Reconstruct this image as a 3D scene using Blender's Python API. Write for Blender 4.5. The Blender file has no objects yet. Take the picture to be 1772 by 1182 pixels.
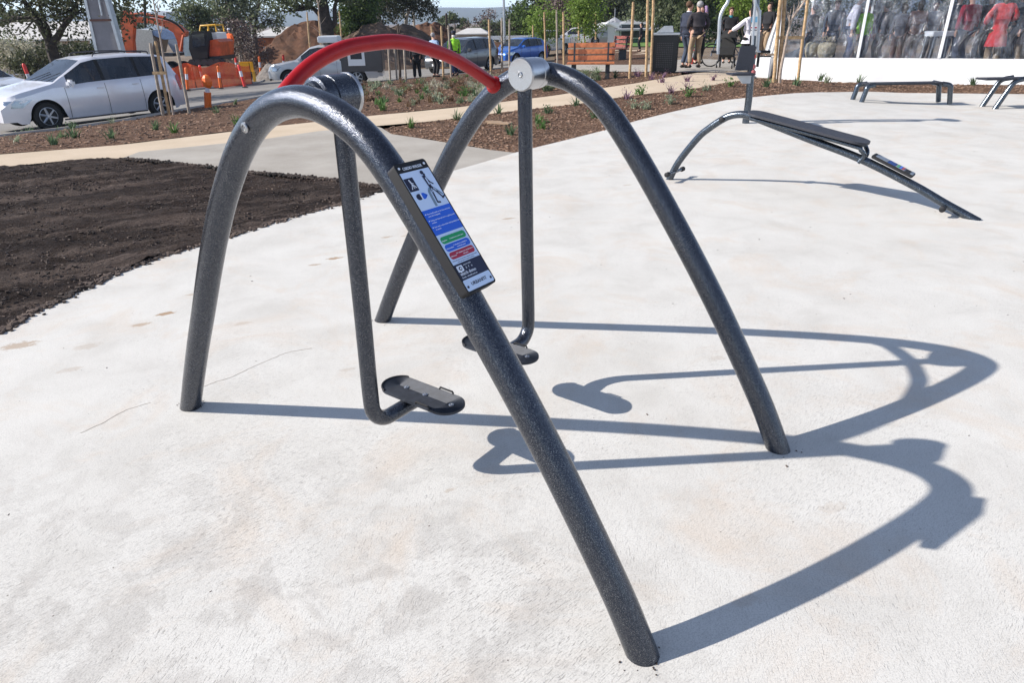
import bpy, bmesh, math, random
from mathutils import Vector, Matrix, geometry, noise
random.seed(11)
R=math.radians; PI=math.pi
sc=bpy.context.scene; COL=sc.collection
# ------------------------------------------------------------------ camera model
PW,PH=1772.,1182.; F=1165.405; PITCH=.44449709; ROLL=-.01748161; EYE=1.65
cp,sp=math.cos(PITCH),math.sin(PITCH)
_fw=Vector((0,cp,-sp)); _u=Vector((0,sp,cp)); _r=Vector((1,0,0))
RT=_r*math.cos(ROLL)+_u*math.sin(ROLL); UP=-_r*math.sin(ROLL)+_u*math.cos(ROLL); FW=_fw
CAM=Vector((0,0,EYE))
def ray(px,py): return RT*((px-PW/2)/F)-UP*((py-PH/2)/F)+FW
def ss(a,b,x):
    t=min(1,max(0,(x-a)/(b-a))); return t*t*(3-2*t)
def terr(x,y):
    ye=y if y<45 else 45+(y-45)*.25
    P=.6+.057*max(-16,min(x,12))-.03*ye
    cap=.28-.24*ss(5,9,x)
    return ss(8,17,y)*max(-1.9,min(P,cap))
def at(px,py):
    d=ray(px,py); t=.5; st=.02
    while t<600:
        P=CAM+d*t
        if P.z<terr(P.x,P.y): return Vector((P.x,P.y,terr(P.x,P.y)))
        t+=.02 if t<40 else .5
    return CAM+d*t
def atY(px,py,Y):
    d=ray(px,py); return CAM+d*(Y/d.y)
def atS(px,py,s):      # point seen at s photo pixels per metre
    return CAM+ray(px,py)*(F/s)
def g(x,y,dz=0): return Vector((x,y,terr(x,y)+dz))
# ------------------------------------------------------------------ materials
def newmat(name):
    m=bpy.data.materials.new(name); m.use_nodes=True; nt=m.node_tree; b=nt.nodes['Principled BSDF']; return m,nt,b
def N(nt,t,**k):
    n=nt.nodes.new(t)
    for a,v in k.items():
        if a.startswith('i_'): n.inputs[a[2:].replace('_',' ')].default_value=v
        else: setattr(n,a,v)
    return n
def L(nt,a,b): nt.links.new(a,b)
def coords(nt,kind='Object'): return nt.nodes.new('ShaderNodeTexCoord').outputs[kind]
def ramp(nt,fac,stops):
    r=nt.nodes.new('ShaderNodeValToRGB'); L(nt,fac,r.inputs[0]); e=r.color_ramp.elements
    while len(e)<len(stops): e.new(.5)
    for i,(p,c) in enumerate(stops):
        e[i].position=p; e[i].color=(*c,1) if len(c)==3 else c
    return r.outputs[0]
def noi(nt,co,scale,detail=4,rough=.55,dist=0):
    n=N(nt,'ShaderNodeTexNoise'); n.inputs['Scale'].default_value=scale; n.inputs['Detail'].default_value=detail
    n.inputs['Roughness'].default_value=rough; n.inputs['Distortion'].default_value=dist; L(nt,co,n.inputs['Vector']); return n.outputs['Fac']
def mixc(nt,f,a,b,mode='MIX'):
    m=nt.nodes.new('ShaderNodeMix'); m.data_type='RGBA'; m.blend_type=mode
    for v,i in((f,0),(a,6),(b,7)):
        if hasattr(v,'is_output') or isinstance(v,bpy.types.NodeSocket): L(nt,v,m.inputs[i])
        else: m.inputs[i].default_value=v if i==0 else (*v,1)
    return m.outputs[2]
def math_(nt,op,a,b=0,c=None):
    m=nt.nodes.new('ShaderNodeMath'); m.operation=op
    for v,i in((a,0),(b,1),(c,2)):
        if v is None: continue
        if isinstance(v,bpy.types.NodeSocket): L(nt,v,m.inputs[i])
        else: m.inputs[i].default_value=v
    return m.outputs[0]
def bump(nt,b,h,strength=.5,dist=.01):
    n=nt.nodes.new('ShaderNodeBump'); n.inputs['Strength'].default_value=strength; n.inputs['Distance'].default_value=dist
    L(nt,h,n.inputs['Height']); L(nt,n.outputs[0],b.inputs['Normal'])
_cache={}
def flat(name,col,rough=.6,metal=0,var=.12,scale=8,bmp=0):
    k=('flat',name)
    if k in _cache: return _cache[k]
    m,nt,b=newmat(name); co=coords(nt)
    f=noi(nt,co,scale,5)
    lo=tuple(max(0,c*(1-var*1.6)) for c in col); hi=tuple(min(1,c*(1+var)) for c in col)
    L(nt,ramp(nt,f,[(.3,lo),(.7,hi)]),b.inputs['Base Color'])
    b.inputs['Roughness'].default_value=rough; b.inputs['Metallic'].default_value=metal
    if bmp: bump(nt,b,noi(nt,co,scale*6,3),bmp,.01)
    _cache[k]=m; return m
def hammered(name,base,fleck,cell=330):
    m,nt,b=newmat(name); co=coords(nt)
    v=N(nt,'ShaderNodeTexVoronoi'); v.feature='F1'; v.inputs['Scale'].default_value=cell; L(nt,co,v.inputs['Vector'])
    n1=noi(nt,co,cell*.8,2,.6)
    f=math_(nt,'ADD',math_(nt,'MULTIPLY',v.outputs['Distance'],.55),math_(nt,'MULTIPLY',n1,.75))
    c=ramp(nt,f,[(.36,fleck),(.47,tuple(x*.45+y*.55 for x,y in zip(fleck,base))),(.56,base)])
    L(nt,c,b.inputs['Base Color']); b.inputs['Metallic'].default_value=.85; b.inputs['Coat Weight'].default_value=.35; b.inputs['Coat Roughness'].default_value=.12
    L(nt,ramp(nt,noi(nt,co,9,4),[(.3,(.22,)*3),(.7,(.30,)*3)]),b.inputs['Roughness'])
    bump(nt,b,f,.36,.0020)
    return m
M={}
M['ham']=hammered('hammered_grey_paint',(.032,.038,.054),(.50,.51,.52),580)
M['ham2']=hammered('hammered_grey_paint_smooth',(.06,.075,.095),(.36,.39,.43),160)
def steel(name,rough=.26,col=(.50,.50,.51)):
    m,nt,b=newmat(name); co=coords(nt); b.inputs['Metallic'].default_value=1
    w=N(nt,'ShaderNodeTexWave'); w.wave_type='RINGS'; w.rings_direction='Y'; w.inputs['Scale'].default_value=160; w.inputs['Distortion'].default_value=1.2; L(nt,co,w.inputs['Vector'])
    b.inputs['Base Color'].default_value=(*col,1)
    L(nt,ramp(nt,w.outputs['Fac'],[(0,(rough*.8,)*3),(1,(rough*1.3,)*3)]),b.inputs['Roughness']); bump(nt,b,w.outputs['Fac'],.12,.001); return m
M['steel']=steel('brushed_steel')
def redpaint():
    m,nt,b=newmat('red_grip_coating'); co=coords(nt)
    L(nt,ramp(nt,noi(nt,co,22,4),[(.3,(.30,.003,.006)),(.7,(.37,.005,.008))]),b.inputs['Base Color'])
    b.inputs['Roughness'].default_value=.38; b.inputs['Specular IOR Level'].default_value=.35; return m
M['red']=redpaint()
M['alu']=flat('dark_alloy_tread',(.028,.033,.045),.55,.3,.2,40)
M['black']=flat('black_plastic',(.006,.006,.008),.65,0,.1,30)
M['rubber']=flat('black_rubber',(.014,.014,.014),.75)
def concrete():
    m,nt,b=newmat('pale_concrete'); co=coords(nt)
    big=noi(nt,co,.45,5,.6); mid=noi(nt,co,2.3,6,.62,.4)
    c=ramp(nt,mid,[(.28,(.565,.545,.505)),(.5,(.64,.622,.582)),(.75,(.69,.675,.635))])
    c=mixc(nt,math_(nt,'MULTIPLY',ramp(nt,big,[(.5,(0,)*3),(.72,(1,)*3)]),.35),c,(.50,.475,.43))
    # warm soil tint clouds
    tint=noi(nt,co,1.7,5,.7,.8)
    c=mixc(nt,math_(nt,'MULTIPLY',ramp(nt,tint,[(.5,(0,)*3),(.7,(1,)*3)]),.42),c,(.60,.48,.37))
    # damp grey blotches in the foreground
    sep=nt.nodes.new('ShaderNodeSeparateXYZ'); L(nt,co,sep.inputs[0])
    mask=math_(nt,'MULTIPLY',ramp(nt,math_(nt,'MULTIPLY_ADD',sep.outputs['Y'],-.33,1.0),[(.12,(0,)*3),(.45,(1,)*3)]),ramp(nt,math_(nt,'MULTIPLY_ADD',sep.outputs['X'],-.4,.45),[(.1,(0,)*3),(.5,(1,)*3)]))
    bl=ramp(nt,noi(nt,co,5.2,6,.6,.4),[(.50,(0,)*3),(.57,(.75,)*3),(.72,(1,)*3)])
    c=mixc(nt,math_(nt,'MULTIPLY',math_(nt,'MULTIPLY',bl,mask),.48),c,(.40,.375,.345))
    # broom scratches
    def rot_(a_,sc1_):
        m1=N(nt,'ShaderNodeMapping'); m1.inputs['Rotation'].default_value=(0,0,R(a_)); L(nt,co,m1.inputs['Vector']); m2_=N(nt,'ShaderNodeMapping'); m2_.inputs['Scale'].default_value=sc1_; L(nt,m1.outputs[0],m2_.inputs['Vector']); return m2_
    mp=rot_(46,(300,38,1))
    wob=noi(nt,mp.outputs[0],1,3,.6,.7)
    mp2=rot_(8,(260,38,1))
    wob2=noi(nt,mp2.outputs[0],1,3,.6,.9)
    area=ramp(nt,noi(nt,co,1.1,3,.5),[(.36,(0,)*3),(.55,(1,)*3)])
    s1=math_(nt,'MULTIPLY',ramp(nt,wob,[(.56,(0,)*3),(.66,(1,)*3)]),area)
    s2=math_(nt,'MULTIPLY',ramp(nt,wob2,[(.58,(0,)*3),(.68,(1,)*3)]),math_(nt,'SUBTRACT',1,area))
    sc_=math_(nt,'MAXIMUM',s1,s2)
    c=mixc(nt,math_(nt,'MULTIPLY',sc_,math_(nt,'MULTIPLY_ADD',mask,.38,.30)),c,(.22,.20,.18))
    fine=noi(nt,co,190,3,.7)
    c=mixc(nt,.45,c,ramp(nt,fine,[(.36,(.45,)*3),(.5,(.86,)*3),(.66,(1,)*3)]),'MULTIPLY')
    # pits
    v=N(nt,'ShaderNodeTexVoronoi'); v.inputs['Scale'].default_value=9; L(nt,co,v.inputs['Vector'])
    c=mixc(nt,ramp(nt,v.outputs['Distance'],[(.018,(.8,)*3),(.035,(0,)*3)]),c,(.12,.10,.08))
    # muddy shoe prints and smears: [x, y, along, half-length, half-width, strength]
    for (x,y,a,hl,hw,stg) in STAINS:
        mp3=N(nt,'ShaderNodeMapping'); mp3.vector_type='TEXTURE'; mp3.inputs['Location'].default_value=(x,y,0); mp3.inputs['Rotation'].default_value=(0,0,a); mp3.inputs['Scale'].default_value=(hl,hw,1e3)
        L(nt,co,mp3.inputs['Vector'])
        ln=N(nt,'ShaderNodeVectorMath'); ln.operation='LENGTH'; L(nt,mp3.outputs[0],ln.inputs[0])
        e=math_(nt,'ADD',ln.outputs['Value'],math_(nt,'MULTIPLY',math_(nt,'SUBTRACT',STN['n'] if 'n' in STN else STN.setdefault('n',noi(nt,co,28,4,.7)),.5),2.2))
        f=math_(nt,'MULTIPLY',ramp(nt,e,[(.6,(1,)*3),(1.25,(0,)*3)]),stg)
        c=mixc(nt,f,c,(.33,.22,.13))
    L(nt,c,b.inputs['Base Color']); b.inputs['Roughness'].default_value=.85; b.inputs['Specular IOR Level'].default_value=.25
    h=math_(nt,'SUBTRACT',math_(nt,'MULTIPLY',fine,.5),math_(nt,'MULTIPLY',sc_,.9))
    bump(nt,b,h,.5,.0022)
    return m
STN={}
STAINS=[]
for (px,py,w,k) in [(735,700,0,0)][:0]+[(287,543,34,.9),(243,562,34,.6),(32,598,66,.6),(545,458,22,.6),(579,447,28,.85),(330,510,18,.5),(670,410,22,.55),(700,408,16,.4),(880,378,22,.6),(915,355,20,.4),(780,848,24,.3),(1290,1040,60,.22),(1440,880,60,.2),(1085,320,20,.35),(150,600,50,.25),(420,560,30,.3),(120,640,40,.25),(880,690,30,.2),(600,640,26,.25),(1240,620,40,.2)]:
    d=ray(px,py); P=CAM+d*(EYE/-d.z); q=F/(EYE/-d.z)
    STAINS.append((P.x,P.y,R(24),w/q*.55,w/q*.26,k*1.0))
M['conc']=concrete()
def pathmat(name,a,b_,sc1=3,speck=.3):
    m,nt,b=newmat(name); co=coords(nt)
    c=ramp(nt,noi(nt,co,sc1,6,.6),[(.3,a),(.7,b_)])
    fine=noi(nt,co,120,3,.8)
    c=mixc(nt,speck,c,ramp(nt,fine,[(.3,(.45,)*3),(.6,(.95,)*3)]),'MULTIPLY')
    L(nt,c,b.inputs['Base Color']); b.inputs['Roughness'].default_value=.9; b.inputs['Specular IOR Level'].default_value=.2; bump(nt,b,fine,.4,.003); return m
M['cream']=pathmat('cream_path_concrete',(.50,.405,.295),(.60,.49,.37),1.2,.25)
M['pad']=pathmat('weathered_grey_concrete',(.34,.31,.27),(.44,.41,.365),1.5,.45)
M['asph']=pathmat('pale_grey_asphalt',(.20,.19,.18),(.30,.285,.265),.5,.4)  # pale grey is the asphalt's own colour
M['dirt']=pathmat('dry_brown_dirt',(.13,.09,.06),(.27,.21,.15),.35,.5)
M['kerb']=pathmat('kerb_concrete',(.36,.33,.29),(.48,.45,.41),2,.3)
M['mound']=pathmat('red_brown_earth',(.045,.024,.015),(.19,.095,.058),.9,.6)
M['moundg']=pathmat('grey_brown_earth',(.05,.036,.027),(.19,.135,.10),.7,.6)
def mulch(name,lo,mid_,hi,vs=48):
    m,nt,b=newmat(name); co=coords(nt)
    mp=N(nt,'ShaderNodeMapping'); mp.inputs['Scale'].default_value=(1,2.2,1); mp.inputs['Rotation'].default_value=(0,0,.6); L(nt,co,mp.inputs[0])
    v=N(nt,'ShaderNodeTexVoronoi'); v.inputs['Scale'].default_value=vs; L(nt,mp.outputs[0],v.inputs['Vector'])
    n=noi(nt,co,vs*1.3,5,.7); s=N(nt,'ShaderNodeSeparateColor'); L(nt,v.outputs['Color'],s.inputs[0])
    f=math_(nt,'ADD',math_(nt,'MULTIPLY',s.outputs[0],.5),math_(nt,'MULTIPLY',n,.5))
    c=ramp(nt,f,[(.25,lo),(.5,mid_),(.72,hi),(.8,tuple(min(1,x*1.9) for x in hi))])
    c=mixc(nt,.5,c,ramp(nt,noi(nt,co,1.6,4),[(.3,(.55,)*3),(.7,(1,)*3)]),'MULTIPLY')
    L(nt,c,b.inputs['Base Color']); b.inputs['Roughness'].default_value=.95; b.inputs['Specular IOR Level'].default_value=.1
    bump(nt,b,f,.9,.022); return m
M['mulch']=mulch('bark_mulch',(.035,.021,.014),(.135,.075,.048),(.30,.19,.13))
def soilmat():
    m,nt,b=newmat('dark_damp_soil'); co=coords(nt)
    m1=N(nt,'ShaderNodeMapping'); m1.inputs['Rotation'].default_value=(0,0,R(-28)); L(nt,co,m1.inputs[0]); m2=N(nt,'ShaderNodeMapping'); m2.inputs['Scale'].default_value=(.5,3.2,1); L(nt,m1.outputs[0],m2.inputs[0])
    st=noi(nt,m2.outputs[0],1.1,6,.65,.6); fi=noi(nt,co,55,5,.8); bi=noi(nt,co,.8,4,.6)
    c=ramp(nt,st,[(.3,(.022,.016,.015)),(.5,(.055,.041,.035)),(.68,(.17,.13,.11))])
    c=mixc(nt,ramp(nt,bi,[(.5,(0,)*3),(.72,(.5,)*3)]),c,(.09,.06,.048))
    c=mixc(nt,.9,c,ramp(nt,fi,[(.36,(.12,)*3),(.5,(.8,)*3),(.6,(1,)*3)]),'MULTIPLY')
    c=mixc(nt,ramp(nt,fi,[(.60,(0,)*3),(.68,(.6,)*3)]),c,(.26,.20,.17))
    L(nt,c,b.inputs['Base Color']); b.inputs['Roughness'].default_value=.95; b.inputs['Specular IOR Level'].default_value=.1
    bump(nt,b,math_(nt,'ADD',math_(nt,'MULTIPLY',fi,.6),st),1,.05); return m
M['soil']=soilmat()
M['chip']=flat('bark_chip',(.27,.17,.115),.9,0,.5,3)
M['clod']=flat('soil_clod',(.09,.065,.052),.95,0,.6,2)
M['grass']=flat('green_grass',(.10,.19,.035),.9,0,.3,3)
def leaf(name,a,b_,tr=.35):
    m,nt,b=newmat(name); gi=nt.nodes.new('ShaderNodeNewGeometry')
    c=ramp(nt,gi.outputs['Random Per Island'],[(0,a),(1,b_)])
    L(nt,c,b.inputs['Base Color']); b.inputs['Roughness'].default_value=.55; b.inputs['Specular IOR Level'].default_value=.3
    t=nt.nodes.new('ShaderNodeBsdfTranslucent'); L(nt,c,t.inputs[0]); mx=nt.nodes.new('ShaderNodeMixShader'); mx.inputs[0].default_value=tr
    L(nt,b.outputs[0],mx.inputs[1]); L(nt,t.outputs[0],mx.inputs[2]); L(nt,mx.outputs[0],nt.nodes['Material Output'].inputs[0]); return m
M['gum']=leaf('gum_leaves',(.06,.08,.04),(.17,.20,.10),.45)
M['gumpale']=leaf('pale_gum_leaves',(.09,.11,.065),(.24,.27,.16),.45)
M['dark']=leaf('dark_leaves',(.035,.042,.022),(.10,.11,.055),.4)
M['cyp']=leaf('cypress_leaves',(.04,.075,.022),(.13,.19,.05),.4)
M['lime']=leaf('lime_leaves',(.12,.20,.03),(.26,.36,.08),.5)
M['bare']=leaf('bare_twigs',(.09,.06,.05),(.17,.125,.11),0)
M['blossom']=leaf('pale_blossom',(.30,.28,.20),(.5,.48,.38))
M['sage']=leaf('sage_leaves',(.07,.12,.055),(.17,.25,.13))
M['fresh']=leaf('fresh_leaves',(.06,.13,.03),(.15,.26,.08))
M['rust']=leaf('reddish_leaves',(.12,.07,.045),(.26,.17,.10))
M['silverleaf']=leaf('silver_leaves',(.20,.24,.15),(.36,.40,.28))
M['purple']=leaf('purple_flowers',(.17,.10,.12),(.26,.15,.24))
M['bark']=flat('tree_bark',(.085,.065,.05),.9,0,.35,6,.6)
M['barkdark']=flat('dark_tree_bark',(.04,.03,.024),.9,0,.35,6,.6)
M['barkpale']=flat('pale_gum_bark',(.42,.37,.31),.8,0,.25,3,.3)
M['pine']=flat('pine_stake_timber',(.48,.32,.17),.75,0,.3,14,.2)
M['pinegrey']=flat('weathered_stake_timber',(.36,.30,.24),.8,0,.25,14,.2)
M['twig']=flat('sapling_bark',(.40,.32,.26),.8,0,.25,14)
M['stobie']=flat('pole_concrete',(.23,.22,.235),.85,0,.15,2,.3)
M['galv']=flat('galvanised_steel',(.45,.47,.5),.4,.7,.1,5)
M['grille']=flat('dark_metal',(.05,.05,.055),.5,.4)
M['timber']=flat('orange_bench_timber',(.55,.19,.075),.5,0,.25,9)
M['timberred']=flat('red_bench_timber',(.26,.07,.055),.5,0,.25,9)
M['white']=flat('white_fabric',(.82,.82,.82),.7,0,.03,1)
M['whitep']=flat('white_powder_coat',(.78,.79,.8),.45,0,.03,1)
M['orange']=flat('fluoro_orange_plastic',(.85,.16,.02),.5,0,.08,3)
M['redpl']=flat('fluoro_red_plastic',(.80,.05,.04),.5,0,.08,3)
M['band']=flat('reflective_band',(.72,.72,.78),.35)
M['yellow']=flat('safety_yellow',(.78,.42,.02),.5)
M['exor']=flat('excavator_orange',(.55,.10,.025),.5,0,.25,2)
M['straw']=flat('straw',(.48,.41,.27),.9,0,.3,12,.6)
M['brick']=flat('orange_brick',(.36,.13,.06),.85,0,.2,4)
M['cream_wall']=flat('beige_render',(.36,.31,.25),.85,0,.12,1)
M['roofpale']=flat('pale_roof_sheet',(.55,.53,.50),.6,0,.08,1)
M['roofgrey']=flat('grey_roof_sheet',(.33,.34,.37),.6,0,.1,1)
M['greenwall']=flat('green_shed_wall',(.08,.15,.12),.7)
M['weather']=flat('pale_weatherboard',(.55,.6,.6),.7)
M['hill']=flat('scrub_hill',(.075,.085,.05),.95,0,.3,.004)
M['tan']=flat('tan_cloth',(.33,.23,.15),.85,0,.15,12)
def paint(name,col,metal=.25,rough=.3):
    k=('p',name)
    if k in _cache: return _cache[k]
    m,nt,b=newmat(name); co=coords(nt)
    L(nt,ramp(nt,noi(nt,co,3,4),[(.3,tuple(x*.93 for x in col)),(.7,col)]),b.inputs['Base Color'])
    b.inputs['Metallic'].default_value=metal; b.inputs['Roughness'].default_value=rough; b.inputs['Coat Weight'].default_value=.6; b.inputs['Coat Roughness'].default_value=.06; _cache[k]=m; return m
def carglass():
    m,nt,b=newmat('tinted_car_glass'); co=coords(nt)
    L(nt,ramp(nt,noi(nt,co,1.4,3),[(.3,(.012,.016,.024)),(.7,(.05,.065,.085))]),b.inputs['Base Color']); b.inputs['Roughness'].default_value=.05; b.inputs['Alpha'].default_value=.82; return m
M['glass']=carglass()
def lampglass():
    m,nt,b=newmat('headlight_lens'); b.inputs['Base Color'].default_value=(.28,.31,.36,1); b.inputs['Metallic'].default_value=.7; b.inputs['Roughness'].default_value=.12; return m
M['lens']=lampglass()
M['taillens']=flat('red_tail_lens',(.45,.02,.02),.2)
def clearwall():
    m,nt,b=newmat('clear_marquee_plastic'); co=coords(nt)
    tr=nt.nodes.new('ShaderNodeBsdfTransparent'); tr.inputs[0].default_value=(.68,.71,.76,1)
    gl=nt.nodes.new('ShaderNodeBsdfGlossy'); gl.inputs['Roughness'].default_value=.14; gl.inputs[0].default_value=(.85,.88,.95,1)
    df=nt.nodes.new('ShaderNodeBsdfDiffuse'); df.inputs[0].default_value=(.55,.6,.66,1)
    mp=N(nt,'ShaderNodeMapping'); mp.inputs['Scale'].default_value=(2.2,2.2,.9); mp.inputs['Rotation'].default_value=(0,.5,0); L(nt,co,mp.inputs[0])
    n=noi(nt,mp.outputs[0],1.7,6,.65,1.6)
    bu=nt.nodes.new('ShaderNodeBump'); bu.inputs['Strength'].default_value=.8; bu.inputs['Distance'].default_value=.12; L(nt,n,bu.inputs['Height']); L(nt,bu.outputs[0],gl.inputs['Normal'])
    m1=nt.nodes.new('ShaderNodeMixShader'); L(nt,ramp(nt,n,[(.45,(.05,)*3),(.72,(.26,)*3)]),m1.inputs[0]); L(nt,tr.outputs[0],m1.inputs[1]); L(nt,gl.outputs[0],m1.inputs[2])
    m2=nt.nodes.new('ShaderNodeMixShader'); L(nt,ramp(nt,n,[(.45,(.0,)*3),(.75,(.09,)*3)]),m2.inputs[0]); L(nt,m1.outputs[0],m2.inputs[1]); L(nt,df.outputs[0],m2.inputs[2])
    L(nt,m2.outputs[0],nt.nodes['Material Output'].inputs[0]); return m
M['clear']=clearwall()
def meshfence():
    m,nt,b=newmat('orange_safety_mesh'); co=coords(nt)
    b.inputs['Base Color'].default_value=(.88,.15,.03,1); b.inputs['Roughness'].default_value=.6
    L(nt,ramp(nt,noi(nt,co,2.5,4),[(.3,(.9,.07,.015)),(.7,(1,.17,.03))]),b.inputs['Base Color'])
    w=N(nt,'ShaderNodeTexBrick'); w.inputs['Scale'].default_value=9; w.inputs['Mortar Size'].default_value=.03; w.inputs['Brick Width'].default_value=.5; w.inputs['Row Height'].default_value=.25
    mp=N(nt,'ShaderNodeMapping'); mp.inputs['Rotation'].default_value=(R(90),0,0); L(nt,co,mp.inputs[0]); L(nt,mp.outputs[0],w.inputs['Vector'])
    L(nt,ramp(nt,w.outputs['Fac'],[(0,(.62,)*3),(1,(1,)*3)]),b.inputs['Alpha']); return m
M['mesh']=meshfence()
def skin(name,col):
    k=('s',name)
    if k in _cache: return _cache[k]
    m,nt,b=newmat(name); L(nt,ramp(nt,noi(nt,coords(nt),18,3),[(.3,tuple(x*.88 for x in col)),(.7,col)]),b.inputs['Base Color']); b.inputs['Roughness'].default_value=.55
    b.inputs['Subsurface Weight'].default_value=.05; _cache[k]=m; return m
M['skin']=skin('fair_skin',(.58,.34,.25))
def cloth(name,col): return flat('cloth_'+name,col,.9,0,.2,14,.2)
C=dict(navy=(.022,.028,.05),char=(.035,.03,.035),black=(.012,.012,.015),tan=(.33,.235,.15),purple=(.30,.20,.33),white=(.72,.70,.76),blue=(.28,.38,.55),hivis=(.38,.85,.05),
 orange=(.8,.14,.03),grey=(.10,.10,.12),jeans=(.045,.07,.16),maroon=(.30,.015,.035),red=(.62,.03,.035),brown=(.13,.07,.055),slate=(.05,.065,.10),stone=(.5,.5,.5),pink=(.45,.28,.26),hairgrey=(.35,.34,.34),hairdark=(.03,.02,.015),hairbrown=(.10,.055,.03),hairwhite=(.65,.63,.6),shoe=(.015,.013,.012),teal=(.03,.22,.26))
# ------------------------------------------------------------------ mesh builder
def tag(o,label=None,cat=None,group=None,kind=None):
    if label: o['label']=label
    if cat: o['category']=cat
    if group: o['group']=group
    if kind: o['kind']=kind
    return o
def thing(name,label,cat,loc=(0,0,0),rz=0,group=None):
    o=bpy.data.objects.new(name,None); COL.objects.link(o); o.location=loc; o.rotation_euler=(0,0,rz); o.empty_display_size=.1
    return tag(o,label,cat,group)
def frame(d,up=Vector((0,0,1))):
    d=d.normalized(); a=up.cross(d)
    if a.length<1e-4: a=Vector((1,0,0)).cross(d)
    if a.length<1e-4: a=Vector((0,1,0)).cross(d)
    a.normalize(); return a,d.cross(a)
class MB:
    def __init__(s): s.v=[];s.f=[]
    def add(s,vs,fs):
        k=len(s.v); s.v+=[Vector(v) for v in vs]; s.f+=[tuple(i+k for i in f) for f in fs]; return s
    def box(s,c,d,rz=0,rot=None,bev=0):
        c=Vector(c); x,y,z=[a/2 for a in d]; m=rot if rot else Matrix.Rotation(rz,3,'Z')
        if bev:
            b=min(bev,x*.9,y*.9,z*.9); bm=bmesh.new(); bmesh.ops.create_cube(bm,size=1)
            for v in bm.verts: v.co=Vector((v.co.x*x*2,v.co.y*y*2,v.co.z*z*2))
            bmesh.ops.bevel(bm,geom=bm.edges[:],offset=b,segments=2,affect='EDGES'); bm.verts.index_update()
            s.add([c+m@v.co for v in bm.verts],[[v.index for v in f.verts] for f in bm.faces]); bm.free(); return s
        vs=[c+m@Vector((i*x,j*y,k*z)) for i in(-1,1) for j in(-1,1) for k in(-1,1)]
        return s.add(vs,[(0,1,3,2),(4,6,7,5),(0,4,5,1),(2,3,7,6),(0,2,6,4),(1,5,7,3)])
    def tube(s,path,r,n=10,cap=True,up=None):
        path=[Vector(p) for p in path]; k=len(path); rr=r if isinstance(r,(list,tuple)) else [r]*k
        vs=[];fs=[]; prev=None
        for i,p in enumerate(path):
            d=(path[min(i+1,k-1)]-path[max(i-1,0)])
            if d.length<1e-9: d=Vector((0,0,1))
            d.normalize()
            if prev is None: a,b=frame(d,up or Vector((0,0,1)))
            else:
                a=prev-d*prev.dot(d)
                if a.length<1e-5: a,_=frame(d)
                a.normalize(); b=d.cross(a)
            prev=a
            for j in range(n):
                t=2*PI*j/n; vs.append(p+a*(math.cos(t)*rr[i])+b*(math.sin(t)*rr[i]))
        for i in range(k-1):
            for j in range(n): fs.append((i*n+j,i*n+(j+1)%n,(i+1)*n+(j+1)%n,(i+1)*n+j))
        if cap: fs.append(tuple(range(n-1,-1,-1))); fs.append(tuple((k-1)*n+j for j in range(n)))
        return s.add(vs,fs)
    def cyl(s,a,b,r,n=20,r2=None): return s.tube([a,b],[r,r if r2 is None else r2],n)
    def lathe(s,prof,o=(0,0,0),ax=(0,0,1),n=24):   # prof: (radius, height) list
        o=Vector(o); ax=Vector(ax).normalized(); a,b=frame(ax); vs=[];fs=[]
        for r,h in prof:
            for j in range(n):
                t=2*PI*j/n; vs.append(o+ax*h+a*(math.cos(t)*r)+b*(math.sin(t)*r))
        for i in range(len(prof)-1):
            for j in range(n): fs.append((i*n+j,i*n+(j+1)%n,(i+1)*n+(j+1)%n,(i+1)*n+j))
        fs.append(tuple(range(n-1,-1,-1))); fs.append(tuple((len(prof)-1)*n+j for j in range(n)))
        return s.add(vs,fs)
    def prism(s,poly,o,x,y,z,h):   # polygon in (x,y) axes at o, extruded h along z
        o,x,y,z=map(Vector,(o,x,y,z)); n=len(poly)
        vs=[o+x*p[0]+y*p[1] for p in poly]+[o+x*p[0]+y*p[1]+z*h for p in poly]
        return s.add(vs,[tuple(range(n-1,-1,-1)),tuple(range(n,2*n))]+[(i,(i+1)%n,n+(i+1)%n,n+i) for i in range(n)])
    def ball(s,c,r,nu=12,nv=8,rot=None):
        c=Vector(c); rx,ry,rz=(r,r,r) if not isinstance(r,(tuple,list)) else r; vs=[];fs=[]
        for i in range(nv+1):
            ph=PI*i/nv
            for j in range(nu):
                th=2*PI*j/nu; p=Vector((rx*math.sin(ph)*math.cos(th),ry*math.sin(ph)*math.sin(th),rz*math.cos(ph))); vs.append(c+(rot@p if rot else p))
        for i in range(nv):
            for j in range(nu): fs.append((i*nu+j,(i+1)*nu+j,(i+1)*nu+(j+1)%nu,i*nu+(j+1)%nu))
        return s.add(vs,fs)
    def build(s,name,mat,parent=None,smooth=True,clean=True,inv=False):
        me=bpy.data.meshes.new(name)
        vs=s.v
        if inv and parent is not None:
            r=parent
            mt=(Matrix.Translation(r.location)@r.rotation_euler.to_matrix().to_4x4()).inverted(); vs=[mt@v for v in vs]
        me.from_pydata([tuple(v) for v in vs],[],s.f)
        if clean:
            bm=bmesh.new(); bm.from_mesh(me); bmesh.ops.remove_doubles(bm,verts=bm.verts,dist=1e-5); bmesh.ops.recalc_face_normals(bm,faces=bm.faces); bm.to_mesh(me); bm.free()
        me.materials.append(M[mat] if isinstance(mat,str) else mat)
        o=bpy.data.objects.new(name,me); COL.objects.link(o)
        if parent is not None: o.parent=parent
        if smooth:
            for p in me.polygons: p.use_smooth=True
            try: me.set_sharp_from_angle(angle=R(38))
            except Exception: pass
        return o
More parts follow.
